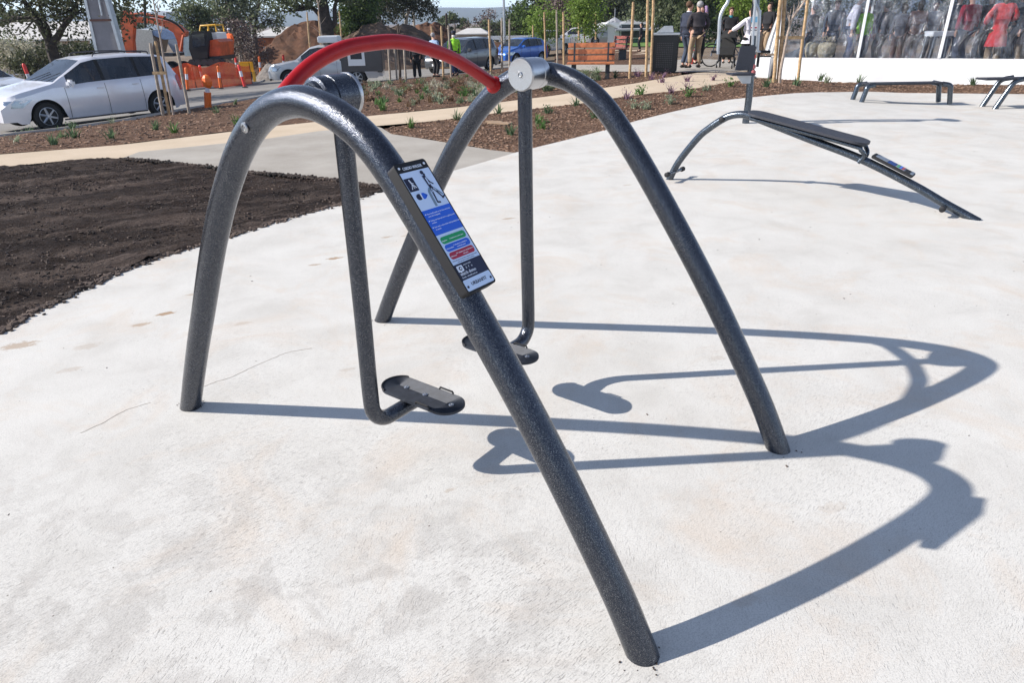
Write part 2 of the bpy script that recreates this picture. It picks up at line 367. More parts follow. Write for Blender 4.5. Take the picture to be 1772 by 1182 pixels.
def spl(P,n=8):
    P=[Vector(p) for p in P]; Q=[2*P[0]-P[1]]+P+[2*P[-1]-P[-2]]; out=[]
    for i in range(1,len(Q)-2):
        for k in range(n):
            t=k/n; out.append(.5*((2*Q[i])+(Q[i+1]-Q[i-1])*t+(2*Q[i-1]-5*Q[i]+4*Q[i+1]-Q[i+2])*t*t+(3*Q[i]-Q[i-1]-3*Q[i+1]+Q[i+2])*t**3))
    out.append(P[-1]); return out
def text(name,s,size,o,x,y,parent,mat,depth=.0004,align='LEFT',fit=None,shear=0):
    cu=bpy.data.curves.new(name,'FONT'); cu.body=s; cu.size=size; cu.extrude=depth; cu.align_x=align; cu.shear=shear; cu.resolution_u=2
    ob=bpy.data.objects.new(name,cu); COL.objects.link(ob); bpy.context.view_layer.update()
    me=bpy.data.meshes.new_from_object(ob.evaluated_get(bpy.context.evaluated_depsgraph_get())); COL.objects.unlink(ob); bpy.data.objects.remove(ob)
    x,y,o=Vector(x),Vector(y),Vector(o); z=x.cross(y)
    if fit:
        w=max(v.co.x for v in me.vertices)-min(v.co.x for v in me.vertices); k=fit/w
    else: k=1
    for v in me.vertices: v.co=o+x*(v.co.x*k)+y*v.co.y+z*v.co.z
    me.materials.clear(); me.materials.append(M[mat] if isinstance(mat,str) else mat)
    q=bpy.data.objects.new(name,me); COL.objects.link(q); q.parent=parent; return q
def dup(o,parent=None,loc=None,rz=None):
    c=o.copy(); COL.objects.link(c)
    if parent is not None: c.parent=parent
    if loc is not None: c.location=loc
    if rz is not None: c.rotation_euler=(0,0,rz)
    for ch in list(o.children): dup(ch,c)
    return c
# ------------------------------------------------------------------ ground sheets
def inside(p,poly):
    x,y=p; c=False; j=len(poly)-1
    for i in range(len(poly)):
        xi,yi=poly[i]; xj,yj=poly[j]
        if (yi>y)!=(yj>y) and x<(xj-xi)*(y-yi)/(yj-yi)+xi: c=not c
        j=i
    return c
def sheet(name,poly,dz,mat,step=.8,rough=0,label=None,seed=0,kind='structure',cat=None):
    poly=[(p[0],p[1]) for p in poly]; pts=[];
    # densify outline
    for i in range(len(poly)):
        a=Vector(poly[i]);b=Vector(poly[(i+1)%len(poly)]); n=max(1,int((b-a).length/step))
        for k in range(n): pts.append(a.lerp(b,k/n))
    nb=len(pts); edges=[(i,(i+1)%nb) for i in range(nb)]
    xs=[p.x for p in pts]; ys=[p.y for p in pts]
    x=min(xs)+step*.5
    while x<max(xs):
        y=min(ys)+step*.5
        while y<max(ys):
            if inside((x,y),poly): pts.append(Vector((x+random.uniform(-.1,.1)*step,y+random.uniform(-.1,.1)*step)))
            y+=step
        x+=step
    v,e,f,_,_,_=geometry.delaunay_2d_cdt(pts,edges,[],1,1e-4)
    mb=MB(); vs=[]
    for p in v:
        z=terr(p.x,p.y)+dz
        if rough: z+=rough*(noise.noise(Vector((p.x*1.3,p.y*1.3,seed)))*.6+noise.noise(Vector((p.x*6,p.y*6,seed+3)))*.5+noise.noise(Vector((p.x*15,p.y*15,seed+7)))*.35+.5)
        vs.append((p.x,p.y,z))
    mb.add(vs,[tuple(t) for t in f])
    o=mb.build(name,mat,clean=False,smooth=True)
    if mb.v and o.data.polygons and o.data.polygons[0].normal.z<0: o.data.flip_normals()
    return tag(o,label,cat,None,kind)
def P2(l): return [(q.x,q.y) for q in (at(*p) for p in l)]
# ================================================================== GROUND
def axis(lo,hi,fine_lo,fine_hi,st):
    a=[]; x=fine_lo
    while x<=fine_hi: a.append(x); x+=st
    s=st; x=fine_hi
    while x<hi: s*=1.35; x+=s; a.append(min(x,hi))
    s=st; x=fine_lo
    while x>lo: s*=1.35; x-=s; a.insert(0,max(x,lo))
    return a
xs=axis(-4500,4500,-40,40,1.5); ys=axis(-60,5200,-6,90,1.5)
mb=MB(); mb.add([(x,y,terr(x,y)-.09) for y in ys for x in xs],[(j*len(xs)+i,j*len(xs)+i+1,(j+1)*len(xs)+i+1,(j+1)*len(xs)+i) for j in range(len(ys)-1) for i in range(len(xs)-1)])
tag(mb.build('ground','dirt',clean=False),kind='structure')
left_edge=[(0,578),(47,548),(134,507),(205,471),(277,444),(352,424),(403,408),(514,374),(585,355),(664,329)]
bed_edge=[(892,264),(928,255),(1047,225),(1100,209),(1156,195),(1200,185),(1259,172.5),(1339,164),(1450,159),(1500,158),(1627,161),(1772,162.5)]
plaza=[(-8,-4),(-8,1.2),(-5,2.6)]+P2(left_edge)+P2(bed_edge)
plaza+=[(16,14.2),(24,12),(24,-4)]
sheet('plaza_paving',plaza,0,'conc',.7)
soil_top=[(664,325),(573,311),(500,304),(435,299),(379,291),(277,280),(209,274)]
path_low_l=[(178,272),(102,278),(0,288)]
pad=P2([(664,329)])+P2(soil_top)+P2([(241,262),(391,247),(456,240),(552,226),(649,217),(661,221),(677,231),(768,245),(850,259),(892,264)])
sheet('concrete_slab',pad,-.004,'pad',.6)
path_lo=[(0,288),(102,278),(178,272),(209,273),(241,262),(391,247),(456,240),(552,226),(649,217),(755,208),(857,195),(1004,178),(1060,169),(1112,163),(1199,153),(1275,140),(1305,133)]
path_up=[(1300,121),(1250,123),(1207,125),(1180,129),(1100,143),(953,165),(796,184),(644,199),(476,217),(396,227),(203,250),(0,266)]
pl=P2(path_lo); pu=P2(path_up)
def ext(a,b,d): a=Vector(a);b=Vector(b); return tuple(a+(a-b).normalized()*d)
path=[ext(pl[0],pl[1],9)]+pl+pu+[ext(pu[-1],pu[-2],9)]
sheet('cream_path',path,-.008,'cream',.7)
soil=P2(left_edge[::-1])+[(-5.2,2.6),(-9,1.5),(-16,3)]+[ext(pl[0],pl[1],9)]+P2([(0,288),(102,278),(178,272)])+P2(soil_top[::-1])
sheet('bare_soil',soil,-.032,'soil',.05,.055)
# mulch beds
park_edge=[(0,236),(28,232),(102,224),(216,208),(327,188),(442,169),(476,161),(560,150),(628,143)]
bedA=[ext(pu[-1],pu[-2],8)]+P2(path_up[::-1])[0:8]+P2([(640,142),(628,143)][:1])+P2(park_edge[::-1])
bedA=P2([(0,266),(203,250),(396,227),(476,217),(644,199),(796,184),(953,165),(1100,143),(1180,129),(1178,124),(1118,124),(1040,124),(975,118),(870,117),(832,124),(750,131),(700,137),(628,143)])+P2(park_edge[::-1])+[ext(P2([(0,236)])[0],P2([(28,232)])[0],8),ext(pu[-1],pu[-2],8)]
sheet('mulch_bed',bedA,-.022,'mulch',.3,.03)
bedB=P2([(664,221),(677,231),(768,245),(850,259),(892,264),(928,255),(1047,225),(1100,209),(1156,195),(1200,185),(1259,172.5),(1339,164),(1450,159),(1500,158),(1627,161),(1772,162.5)])+[(17,14.6),(17,17)]+P2([(1772,146),(1650,145),(1500,142),(1400,139),(1345,136),(1305,135),(1275,140),(1199,153),(1112,163),(1060,169),(1004,178),(857,195),(755,208)])
sheet('mulch_bed',bedB,-.022,'mulch',.2,.03)
bedC=P2([(960,111),(1118,111),(1118,88),(1040,86),(960,92)])
sheet('mulch_bed',bedC,-.04,'mulch',.5,.03)
sheet('pavement',P2([(962,122),(1118,123),(1180,123.5),(1250,122.5),(1308,120),(1345,104),(1200,100),(1118,111),(960,111)]),-.01,'pad',.8)
sheet('far_path',P2([(1000,93),(1120,92),(1120,86),(1000,86)]),-.03,'cream',2)
# road and car park
road_far=[(0,176),(120,168),(305,157),(450,142),(470,131),(520,124),(640,121),(745,117),(860,107),(935,100)]
road=[ext(P2([(0,236)])[0],P2([(28,232)])[0],12)]+P2(park_edge)+P2([(700,137),(750,131),(832,124),(870,117),(935,111)])+P2(road_far[::-1])
road.append(ext(P2([(0,176)])[0],P2([(120,168)])[0],14))
sheet('road',road,-.05,'asph',1.2)
k=MB(); kp=P2(park_edge); 
k.tube([g(p[0],p[1],-.02) for p in [ext(kp[0],kp[1],8)]+kp],.075,6); tag(k.build('kerb','kerb'),kind='structure')
k=MB(); kp=P2(road_far[1:6]); k.tube([g(p[0],p[1],-.03) for p in kp],.08,6); tag(k.build('kerb','kerb'),kind='structure')
sheet('lawn',P2([(1068,79),(1180,80),(1300,80),(1300,74),(1068,73)]),-.02,'grass',3)
sheet('lawn',P2([(640,119),(735,112),(735,108),(640,110)]),-.04,'grass',3)
# hills
hv=[];n=90
for i in range(n+1):
    x=-2600+5200*i/n
    for j,(yy,hh) in enumerate(((2300,-3),(2500,22),(2800,50),(3300,60),(3900,40))):
        hv.append((x,yy+60*noise.noise(Vector((x*.001,j,0))),hh+(hh*.16)*noise.noise(Vector((x*.0012,j*.7,3)))*2+ (3*noise.noise(Vector((x*.006,j,9))))))
mb=MB(); mb.add(hv,[(i*5+j,(i+1)*5+j,(i+1)*5+j+1,i*5+j+1) for i in range(n) for j in range(4)]); tag(mb.build('hills','hill',clean=False),kind='structure')
# scattered bark, clods and grit
def scatter(name,poly,n,size,mat,dz,label,cat,seed,flatn=.35,biased=True):
    rnd=random.Random(seed); mb=MB(); xs_=[p[0] for p in poly]; ys_=[p[1] for p in poly]; c=0; tr=0
    while c<n and tr<n*60:
        tr+=1; x=rnd.uniform(min(xs_),max(xs_)); y=rnd.uniform(min(ys_),max(ys_))
        if not inside((x,y),poly): continue
        if biased and rnd.random()>(9/max(9,y))**1.5: continue
        s=size*rnd.uniform(.4,1.4); a=rnd.uniform(0,2*PI); b=rnd.uniform(-.5,.5)
        rot=Matrix.Rotation(a,3,'Z')@Matrix.Rotation(b,3,'X')
        mb.box((x,y,terr(x,y)+dz+s*.12),(s,s*rnd.uniform(.25,.6),s*flatn*rnd.uniform(.4,1)),rot=rot); c+=1
    return tag(mb.build(name,mat,clean=False,smooth=False),label,cat,None,'stuff')
scatter('mulch_chips',bedB,9000,.034,'chip',-.004,'loose bark chips lying over the mulch bed beside the plaza','bark chips',1)
scatter('mulch_chips',bedA,6000,.05,'chip',-.004,'loose bark chips lying over the mulch bed beyond the cream path','bark chips',2)
scatter('soil_clods',soil,12000,.02,'clod',-.005,'dark clods lying over the bare soil left of the plaza','soil clods',3,.7)
def rim(pts,n,seed,w_):
    rnd=random.Random(seed); mb=MB()
    for _ in range(n):
        i=rnd.randrange(len(pts)-1); a=Vector(pts[i]);b=Vector(pts[i+1]); p=a.lerp(b,rnd.random())+Vector((rnd.gauss(0,w_),rnd.gauss(0,w_))); s_=rnd.uniform(.008,.032)
        mb.box((p.x,p.y,terr(p.x,p.y)+s_*.2),(s_,s_*.7,s_*.6),rot=Matrix.Rotation(rnd.uniform(0,6),3,'Z')@Matrix.Rotation(rnd.uniform(-.6,.6),3,'X'))
    tag(mb.build('soil_crumbs','clod',clean=False,smooth=False),'loose soil crumbs spilling over the edge of the bare soil patch','soil crumbs',None,'stuff')
rim(P2(soil_top),1500,4,.035); rim(P2(left_edge),1200,6,.025)
vis=[(-3,.6),(3.2,.6),(9,7),(9,12),(0,9),(-2.6,4.4)]
scatter('grit',vis,190,.009,'clod',-.001,'tiny dark grit and twigs scattered on the pale concrete','grit',5,.4,False)
gm=MB(); rnd=random.Random(8)
for (fx_,fy_) in ((333,702),(657,557),(1352,780),(1106,1140)):
    q=at(fx_,fy_)
    for _ in range(16):
        a=rnd.uniform(0,6.28); r_=.05+abs(rnd.gauss(0,.014)); s_=rnd.uniform(.002,.006); gm.box((q.x+math.cos(a)*r_,q.y+math.sin(a)*r_*.8-.01,s_*.3),(s_,s_*.7,s_*.6),rot=Matrix.Rotation(a*3,3,'Z'))
tag(gm.build('grit','clod',clean=False,smooth=False),'tiny dark crumbs lying around the feet of the walking exerciser','grit',None,'stuff')
# thin shrinkage cracks in the slab
cr=MB()
for pts in ([(345,673),(375,662),(400,655),(430,640),(460,627),(475,620),(500,612),(540,603)],[(140,752),(180,733),(220,712),(262,700)]):
    q=[at(*p) for p in pts]; q=spl([(p.x,p.y,.0006) for p in q],5); q=[Vector((p.x+random.uniform(-.003,.003),p.y+random.uniform(-.003,.003),.0004)) for p in q]; cr.tube(q,.0009,4)
tag(cr.build('paving_crack','tan',clean=False),kind='structure')
# ================================================================== WALKER
SX=Vector((.79878192,-.60162068,0)); NX=Vector((.60162068,.79878192,0)); MID=Vector((-.601455,2.084928,0)); ANG=math.atan2(SX.y,SX.x); SEP=1.2577
def arch_path(sc_=1.0):
    pr=[(-1.205,-.03),(-1.16,.05),(-1.085,.185),(-.97,.385),(-.855,.575),(-.745,.76),(-.64,.928),(-.53,1.085),(-.42,1.218),(-.345,1.294),(-.27,1.355),(-.19,1.402),(-.10,1.434),(0,1.447),(.10,1.433),(.185,1.402),(.265,1.355),(.35,1.276),(.475,1.125),(.61,.945),(.75,.75),(.885,.55),(1.0,.365),(1.11,.18),(1.18,.045),(1.215,-.03)]
    return pr
wk=thing('exercise_walker','hammered dark grey outdoor walking exerciser with two arches, red grab bar and hanging foot plates','exercise machine',(MID.x,MID.y,0),ANG)
for nn in (0,SEP):
    mb=MB(); mb.tube(spl([(s,nn,z) for s,z in arch_path()],5),.0465,36,up=Vector((0,1,0))); a=mb.build('arch_frame','ham',wk)
    if nn==0:
        b=MB(); d=Vector((0,-1,0)); b.lathe([(.0165,0),(.0165,.003),(.0145,.0055),(.009,.006),(.0085,.002)],(-.243,-.0455,1.362),d,20); b.lathe([(.004,0),(.004,.0065)],(-.243,-.0455,1.362),d,8); b.build('bolt','steel',a)
bar=[(-.236,n_,z) for n_,z in((.035,1.378),(.062,1.402),(.135,1.468),(.247,1.534),(.38,1.574),(.52,1.587),(.63,1.588),(.74,1.572),(.915,1.527),(1.05,1.474),(1.14,1.432),(1.212,1.396))]
mb=MB(); mb.tube(spl(bar,7),.0258,28,up=Vector((1,0,0))); gb=mb.build('grab_bar','red',wk)
mb=MB()
e=Vector(bar[-1]); d=(Vector(bar[-1])-Vector(bar[-2])).normalized(); mb.lathe([(.0262,-.02),(.036,-.006),(.038,0),(.038,.006),(.030,.008)],e,d,28)
mb.build('collar','red',gb)
# hubs, arms, plates
def hub(n0,sg,body):
    o=(.006,n0+sg*.03,1.452); ax=(0,sg,0)
    mb=MB(); mb.lathe([(.045,0),(.050,.012),(.060,.016),(.062,.03),(.062,.052),(.0595,.054),(.0595,.057),(.063,.059),(.063,.134)],o,ax,40); h=mb.build('pivot_hub',body,wk)
    mb=MB(); mb.lathe([(.0635,.134),(.0655,.136),(.0655,.142),(.0632,.1445),(.0632,.1475),(.061,.150),(.0,.1502)],o,ax,44); c=mb.build('end_cap','steel',h)
    mb=MB(); mb.lathe([(.0125,.150),(.0125,.153),(.0105,.1555),(.007,.1555),(.006,.1515),(0.0001,.1515)],o,ax,20); mb.build('bolt','steel',h)
    return h
hub(0,1,'ham'); hub(SEP,-1,'steel')
def armplate(nh,sg,ds):
    # nh: arm plane, sg: towards the other arch
    mb=MB(); p=[(0,nh,1.42),(0,nh,1.2),(ds*.5,nh,.8),(ds,nh,.42),(ds,nh,.345)]
    zc,rc=.335,.085
    p=[(0,nh,1.405),(ds*.3,nh,1.0),(ds*.6,nh,.7),(ds,nh,.40)]+[(ds,nh+sg*rc*(1-math.cos(t)),zc-rc*math.sin(t)) for t in [PI/2*i/8 for i in range(9)]]+[(ds,nh+sg*.15,zc-rc),(ds,nh+sg*.235,zc-rc)]
    mb.tube(p,.0305,28,up=Vector((1,0,0))); a=mb.build('swing_arm','ham',wk)
    cx,cn,z=.014,nh+sg*.232,.292
    L2,W2=.203,.074
    def outline(k=1,dz=0):
        pts=[]
        r_=W2*k; hl=L2-W2
        for i in range(28):
            t=-PI/2+PI*i/27; pts.append((cx+hl+r_*math.cos(t),cn+r_*math.sin(t)*(1 if 1 else 1)))
        for i in range(28):
            t=PI/2+PI*i/27; pts.append((cx-hl+r_*math.cos(t),cn+r_*math.sin(t)))
        return pts
    mb=MB(); mb.prism([(p_[0],p_[1]) for p_ in outline()],(0,0,z-.012),(1,0,0),(0,1,0),(0,0,1),.010); fp=mb.build('foot_plate','alu',wk)
    mb=MB()     # raised tread ribs following the outline, lip at the heel and side lips
    o1=outline(.93)
    for kk in(.95,.88,.81,.74,.67,.60,.53,.46,.39,.32,.25,.18,.11,.05):
        q=[(a_,b_,z-.0018) for a_,b_ in outline(kk)]; mb.tube(q+[q[0]],.0021,5,cap=False)
    mb.build('tread','alu',fp)
    mb=MB(); o0=outline(.985); N_=len(o0)
    heel=[(q[0],q[1],z+.003) for q in o0[30:54]]; mb.tube(heel,[.002]+[.0032]*(len(heel)-2)+[.002],8)
    mb.tube([(q[0],q[1],z) for q in heel],.0034,8); mb.build('rim','black',fp); 
    for sy in(-1,1):
        mb=MB(); mb.tube([(cx+.03,cn+sy*(W2-.003),z),(cx+.034,cn+sy*(W2-.003),z+.008),(cx+.10,cn+sy*(W2-.003),z+.008),(cx+.104,cn+sy*(W2-.003),z)],.004,8); mb.build('side_rail','black',fp)
    for dx in(-.09,.015,.155):
        mb=MB(); mb.lathe([(.0105,0),(.0105,.003),(.007,.0055),(.0045,.0055),(.004,.003),(.0001,.003)],(cx+dx,cn,z-.001),(0,0,1),16); mb.build('screw','steel',fp)
    mb=MB(); mb.box((ds+.01,cn+sg*.0,z-.021),(.16,.075,.016),bev=.003); mb.build('bracket','ham',fp)
armplate(.14,1,-.026); armplate(SEP-.14,-1,.012)
# instruction sign on the near arch
T0=Vector((.327,0,1.300)); TT=Vector((.6157,0,-.78796)); SN=Vector((.78796,0,.6157)); SW=Vector((0,1,0))
def sg_(u,v,o): return T0+TT*u+SW*v+SN*o
u0,u1,w=.046,.436,.059
def rrect(x0,x1,y0,y1,r,n=5):
    p=[]
    for cx,cy,a in((x1-r,y1-r,0),(x0+r,y1-r,PI/2),(x0+r,y0+r,PI),(x1-r,y0+r,1.5*PI)):
        for i in range(n+1): t=a+PI/2*i/n; p.append((cx+r*math.cos(t),cy+r*math.sin(t)))
    return p
# board axes: x=across (SW), y=-TT (up), z=SN.  local y measured from the top downwards as -u
def plate(name,poly,mat,o0,th,parent): 
    mb=MB(); mb.prism(poly,T0+SN*o0,SW,-TT,SN,th); return mb.build(name,mat,parent)
VC=-.004
board=plate('sign_board',rrect(VC-w,VC+w,-u1,-u0,.009),M['black'],.051,.034,wk)
for du in(.06,.34): 
    mb=MB(); mb.box(sg_(u0+du,VC,.036),(.02,.06,.03),rot=Matrix((SN,SW,TT)).transposed()); mb.build('bracket','black',board)
LH=u1-u0
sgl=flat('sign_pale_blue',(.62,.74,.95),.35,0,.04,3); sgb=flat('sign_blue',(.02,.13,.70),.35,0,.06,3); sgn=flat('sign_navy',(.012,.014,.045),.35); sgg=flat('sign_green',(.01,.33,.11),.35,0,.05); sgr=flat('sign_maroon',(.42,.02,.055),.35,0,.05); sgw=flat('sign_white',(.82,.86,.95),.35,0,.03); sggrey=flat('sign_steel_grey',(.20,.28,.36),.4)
def U(fr): return -(u0+LH*fr)
Wn=w-.0045
face=.0852
def band(fr0,fr1,mat,nm='sign_panel',x0=None,x1=None,lift=0,r=.0008):
    return plate(nm,rrect(VC-Wn if x0 is None else x0,VC+Wn if x1 is None else x1,U(fr1),U(fr0),r),mat,face-.002+lift,.0022,board)
band(.072,.362,sgl); band(.362,.552,sgb); band(.552,.782,sgl); band(.782,.902,sgn); band(.902,.985,sgl,r=.004)
def tx(s,fr,x,size,mat,align='LEFT',fit=None,shear=0,lift=.0003): return text('sign_lettering',s,size,T0+SN*(face+lift)+SW*x-(-TT)*0+(-TT)*U(fr),SW,-TT,board,mat,.0002,align,fit,shear)
def strokes(s,fr,x,size,mat,fit,bold=.0003,align='CENTER'):
    tx(s,fr,x,size,mat,align,fit); tx(s,fr,x+bold,size,mat,align,fit)
strokes('CARDIO WALKER',.055,VC,.0125,sgw,.071,.0006)
for x in(-.047,.047):
    for fr in(.036,.955):
        mb=MB(); mb.lathe([(.0036,0),(.0036,.0012),(.0024,.0018),(.0001,.0018)],T0+SN*(face)+SW*(VC+x)+(-TT)*U(fr),SN,12); mb.build('screw',sgw if fr<.5 else sgn,board)
sq=band(.115,.215,sgn,x0=VC-Wn+.001,x1=VC-Wn+.034,lift=.0004)
def poly(nm,pts,mat,lift=.0012): return plate(nm,pts,mat,face-.001+lift,.001,board)
def seg(nm,a,b,wd,mat,lift=.0012,wd2=None):
    a=Vector(a);b=Vector(b);d=(b-a).normalized();p=Vector((-d.y,d.x)); w2=wd if wd2 is None else wd2
    return [tuple(a+p*wd/2),tuple(a-p*wd/2),tuple(b-p*w2/2),tuple(b+p*w2/2)]
def pic(nm,segs,mat,lift=.0012):
    mb=MB()
    for s_ in segs: mb.prism(s_,T0+SN*(face-.001+lift),SW,-TT,SN,.001)
    return mb.build(nm,mat,board,clean=False)
def dsk(x,y,r,n=14,ry=None): return [(x+r*math.cos(2*PI*i/n),y+(ry or r)*math.sin(2*PI*i/n)) for i in range(n)]
yc=U(.165); xc=VC-Wn+.0175
pic('pictogram',[dsk(xc-.001,yc+.0125,.0022),seg('',(xc,yc+.010),(xc+.002,yc+.001),.004,0),seg('',(xc+.002,yc+.001),(xc-.006,yc-.014),.0022,0),seg('',(xc+.002,yc+.001),(xc+.012,yc-.012),.0022,0),seg('',(xc+.002,yc+.001),(xc+.004,yc-.013),.0018,0),seg('',(xc,yc+.007),(xc+.008,yc+.001),.0014,0)],sgw,.002)
# body-with-arrow badge
yb=U(.262); xb=VC-.026
pic('pictogram',[dsk(xb-.008,yb,.010,14,.009)],sgn); pic('pictogram',[dsk(xb+.008,yb,.010,14,.009),[(xb+.015,yb+.006),(xb+.023,yb),(xb+.015,yb-.006)]],sgb)
pic('pictogram',[[(xb-.003,yb+.008),(xb+.002,yb+.008),(xb+.001,yb-.008),(xb-.002,yb-.008)]],sgw,.0018)
# walking figure on the machine
fx=VC+.018; y0=U(.30)
pic('pictogram',[seg('',(fx-.012,U(.355)),(fx-.010,U(.245)),.0075,0),seg('',(fx-.010,U(.245)),(fx-.002,U(.222)),.0075,0),seg('',(fx-.002,U(.222)),(fx+.012,U(.225)),.0065,0),seg('',(fx+.012,U(.225)),(fx+.033,U(.285)),.006,0,wd2=.003)],sggrey)
pic('pictogram',[dsk(fx+.002,U(.098),.0055),dsk(fx+.0065,U(.115),.003),
 seg('',(fx+.002,U(.122)),(fx+.004,U(.205)),.011,0,wd2=.009),seg('',(fx+.005,U(.135)),(fx+.011,U(.175)),.003,0),seg('',(fx+.011,U(.175)),(fx+.020,U(.198)),.0026,0),
 seg('',(fx+.003,U(.205)),(fx+.001,U(.262)),.0058,0,wd2=.004),seg('',(fx+.001,U(.262)),(fx-.001,U(.325)),.0042,0,wd2=.003),seg('',(fx-.003,U(.33)),(fx+.009,U(.337)),.0042,0),
 seg('',(fx+.005,U(.205)),(fx+.016,U(.255)),.0058,0,wd2=.004),seg('',(fx+.016,U(.255)),(fx+.026,U(.305)),.004,0,wd2=.003),seg('',(fx+.024,U(.312)),(fx+.036,U(.296)),.0042,0)],sgn,.0018)
pic('pictogram',[seg('',(fx+.0035,U(.14)),(fx+.0045,U(.195)),.0035,0),seg('',(fx+.0015,U(.225)),(fx+.0005,U(.255)),.0018,0),seg('',(fx+.010,U(.225)),(fx+.0155,U(.25)),.0018,0)],sgl,.0026)
for fr,a,b in((.398,'Place both hands on the bars and step','onto the footplates.'),(.448,'Swing one foot and arm in a gliding walk','motion.'),(.498,'Start with a slow stride and gradually build up','to speed.')):
    tx(a,fr,VC-.043,.0058,sgw,'LEFT'); tx(b,fr+.018,VC-.043,.0058,sgw,'LEFT')
    pic('pictogram',[dsk(VC-.0485,U(fr)+.002,.0018,8)],sgw)
for fr,m_,a,b,c_ in((.572,sgg,'Beginner','2 minutes at a slow pace',''),(.632,sgb,'Intermediate','5 minutes at a steady to','moderate pace'),(.692,sgr,'Advanced','10+ minutes at a moderate to','fast pace')):
    plate('sign_panel',rrect(VC-.048,VC+.048,U(fr+.052),U(fr),.008),m_,face-.001,.0018,board)
    tx(a,fr+.034,VC-.046,.0055,sgw,'LEFT',None,0,.001); tx(b,fr+(.024 if c_ else .032),VC+.011,.0056,sgw,'CENTER',None,0,.001)
    if c_: tx(c_,fr+.041,VC+.011,.0056,sgw,'CENTER',None,0,.001)
tx('Check with your doctor before using this exercise station.',.760,VC,.0042,sgn,'CENTER'); tx('Adult supervision is required at all times.',.774,VC,.0042,sgn,'CENTER')
plate('sign_panel',rrect(VC-.05,VC-.028,U(.842),U(.796),.003),sgw,face,.0012,board); poly('sign_panel',[(VC-.044,U(.841)),(VC-.038,U(.841)),(VC-.041,U(.852))],sgw,.0012)
pic('pictogram',[dsk(VC-.039,U(.819),.0055)],sgn,.0026); pic('pictogram',[dsk(VC-.039,U(.819),.0028)],sgw,.0036)
tx('scan to view',.806,VC-.022,.006,sgw); 
for i,ch in enumerate('6 f x'.split()): tx(ch,.832,VC-.018+i*.011,.009,sgw)
strokes('watch demo',.868,VC-.018,.0135,sgw,.062,.0006); tx('& info  urbanfit.com.au',.889,VC-.049,.0068,sgw,'LEFT',.06)
strokes('URBANFIT',.955,VC,.014,sgn,.062,.0008)
# ================================================================== EXERCISE BENCH (right, middle distance)
A_=at(1157,310); B_=at(1686,380); D=(B_-A_); D.z=0; LBN=D.length; D.normalize(); BN=Vector((-D.y,D.x,0))
def onpl(px,py,off=0):
    d=ray(px,py); o=A_+BN*off; t=(o-CAM).dot(BN)/d.dot(BN); P=CAM+d*t-A_; return (P.dot(D),P.dot(BN),P.z)
bt=thing('sit_up_bench','grey tubular sit-up bench sloping down to the right with a dark padded board','exercise machine',A_,math.atan2(D.y,D.x))
pts=[onpl(*p) for p in((1157,312),(1175,279),(1208,238),(1228,221),(1249,207),(1264,200),(1282,197.5),(1298,200),(1316,207),(1400,240),(1488,274),(1580,320),(1635,352),(1687,382))]
pts[0]=(pts[0][0],0,-.02); pts[-1]=(pts[-1][0]+.03,0,-.02)
mb=MB(); mb.tube(spl([(a,0,c) for a,b,c in pts],5),.037,20,up=Vector((0,1,0))); mb.build('arch_frame','ham2',bt)
p0=Vector(onpl(1298,191)); p1=Vector(onpl(1505,246)); p0.y=p1.y=0
ax=(p1-p0); Lb=ax.length; ax.normalize(); nz=Vector((-ax.z,0,ax.x))
def roundrect(L_,W_,r): return rrect(0,L_,-W_/2,W_/2,r,8)
mb=MB(); mb.prism(roundrect(Lb,.30,.13),p0+nz*.0,ax,(0,1,0),nz,-.022); 
mb.build('board',flat('textured_dark_board',(.035,.037,.048),.55,.1,.12,60,.3),bt)
for o_ in(-.09,.09):
    mb=MB(); q=[p0+ax*.05-nz*.055,p0+ax*.3-nz*.05,p0+ax*(Lb-.12)-nz*.05,p0+ax*(Lb-.03)-nz*.07,p0+ax*(Lb+.01)-nz*.12,p0+ax*(Lb-.02)-nz*.19]
    mb.tube(spl([(v.x,o_*(1 if i<4 else .55),v.z) for i,v in enumerate(q)],5),.02,12,up=Vector((0,1,0))); mb.build('support_tube','ham2',bt)
def roller(px,py,hw):
    p=Vector(onpl(px,py)); 
    mb=MB(); mb.cyl((p.x,-hw,p.z),(p.x,hw,p.z),.017,14); r=mb.build('foot_bar','ham2',bt)
    for s_ in(-1,1): 
        mb=MB(); mb.lathe([(.022,-.04),(.027,-.038),(.027,.008),(.02,.012)],(p.x,s_*hw,p.z),(0,s_,0),14); mb.build('end_cap','black',r)
roller(1168,297,.20); roller(1635,357,.13); roller(1252,206,.05)
q0=Vector(onpl(1510,270)); q1=Vector(onpl(1580,306)); q0.y=q1.y=0; a2=(q1-q0).normalized(); n2=Vector((-a2.z,0,a2.x)); LL=(q1-q0).length
m2=MB(); m2.box((q0+q1)/2+n2*.01,(LL,.13,.03),rot=Matrix((a2,Vector((0,1,0)),n2)).transposed(),bev=.006); sb=m2.build('sign_board','black',bt)
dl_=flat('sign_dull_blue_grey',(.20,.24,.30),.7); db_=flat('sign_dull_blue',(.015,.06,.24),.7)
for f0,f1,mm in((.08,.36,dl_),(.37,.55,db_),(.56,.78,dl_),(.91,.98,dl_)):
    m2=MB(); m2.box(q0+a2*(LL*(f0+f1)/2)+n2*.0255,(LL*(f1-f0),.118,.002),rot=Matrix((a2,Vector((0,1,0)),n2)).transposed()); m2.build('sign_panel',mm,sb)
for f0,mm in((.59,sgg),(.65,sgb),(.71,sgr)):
    m2=MB(); m2.box(q0+a2*(LL*(f0+.02))+n2*.028,(LL*.045,.10,.002),rot=Matrix((a2,Vector((0,1,0)),n2)).transposed()); m2.build('sign_panel',mm,sb)
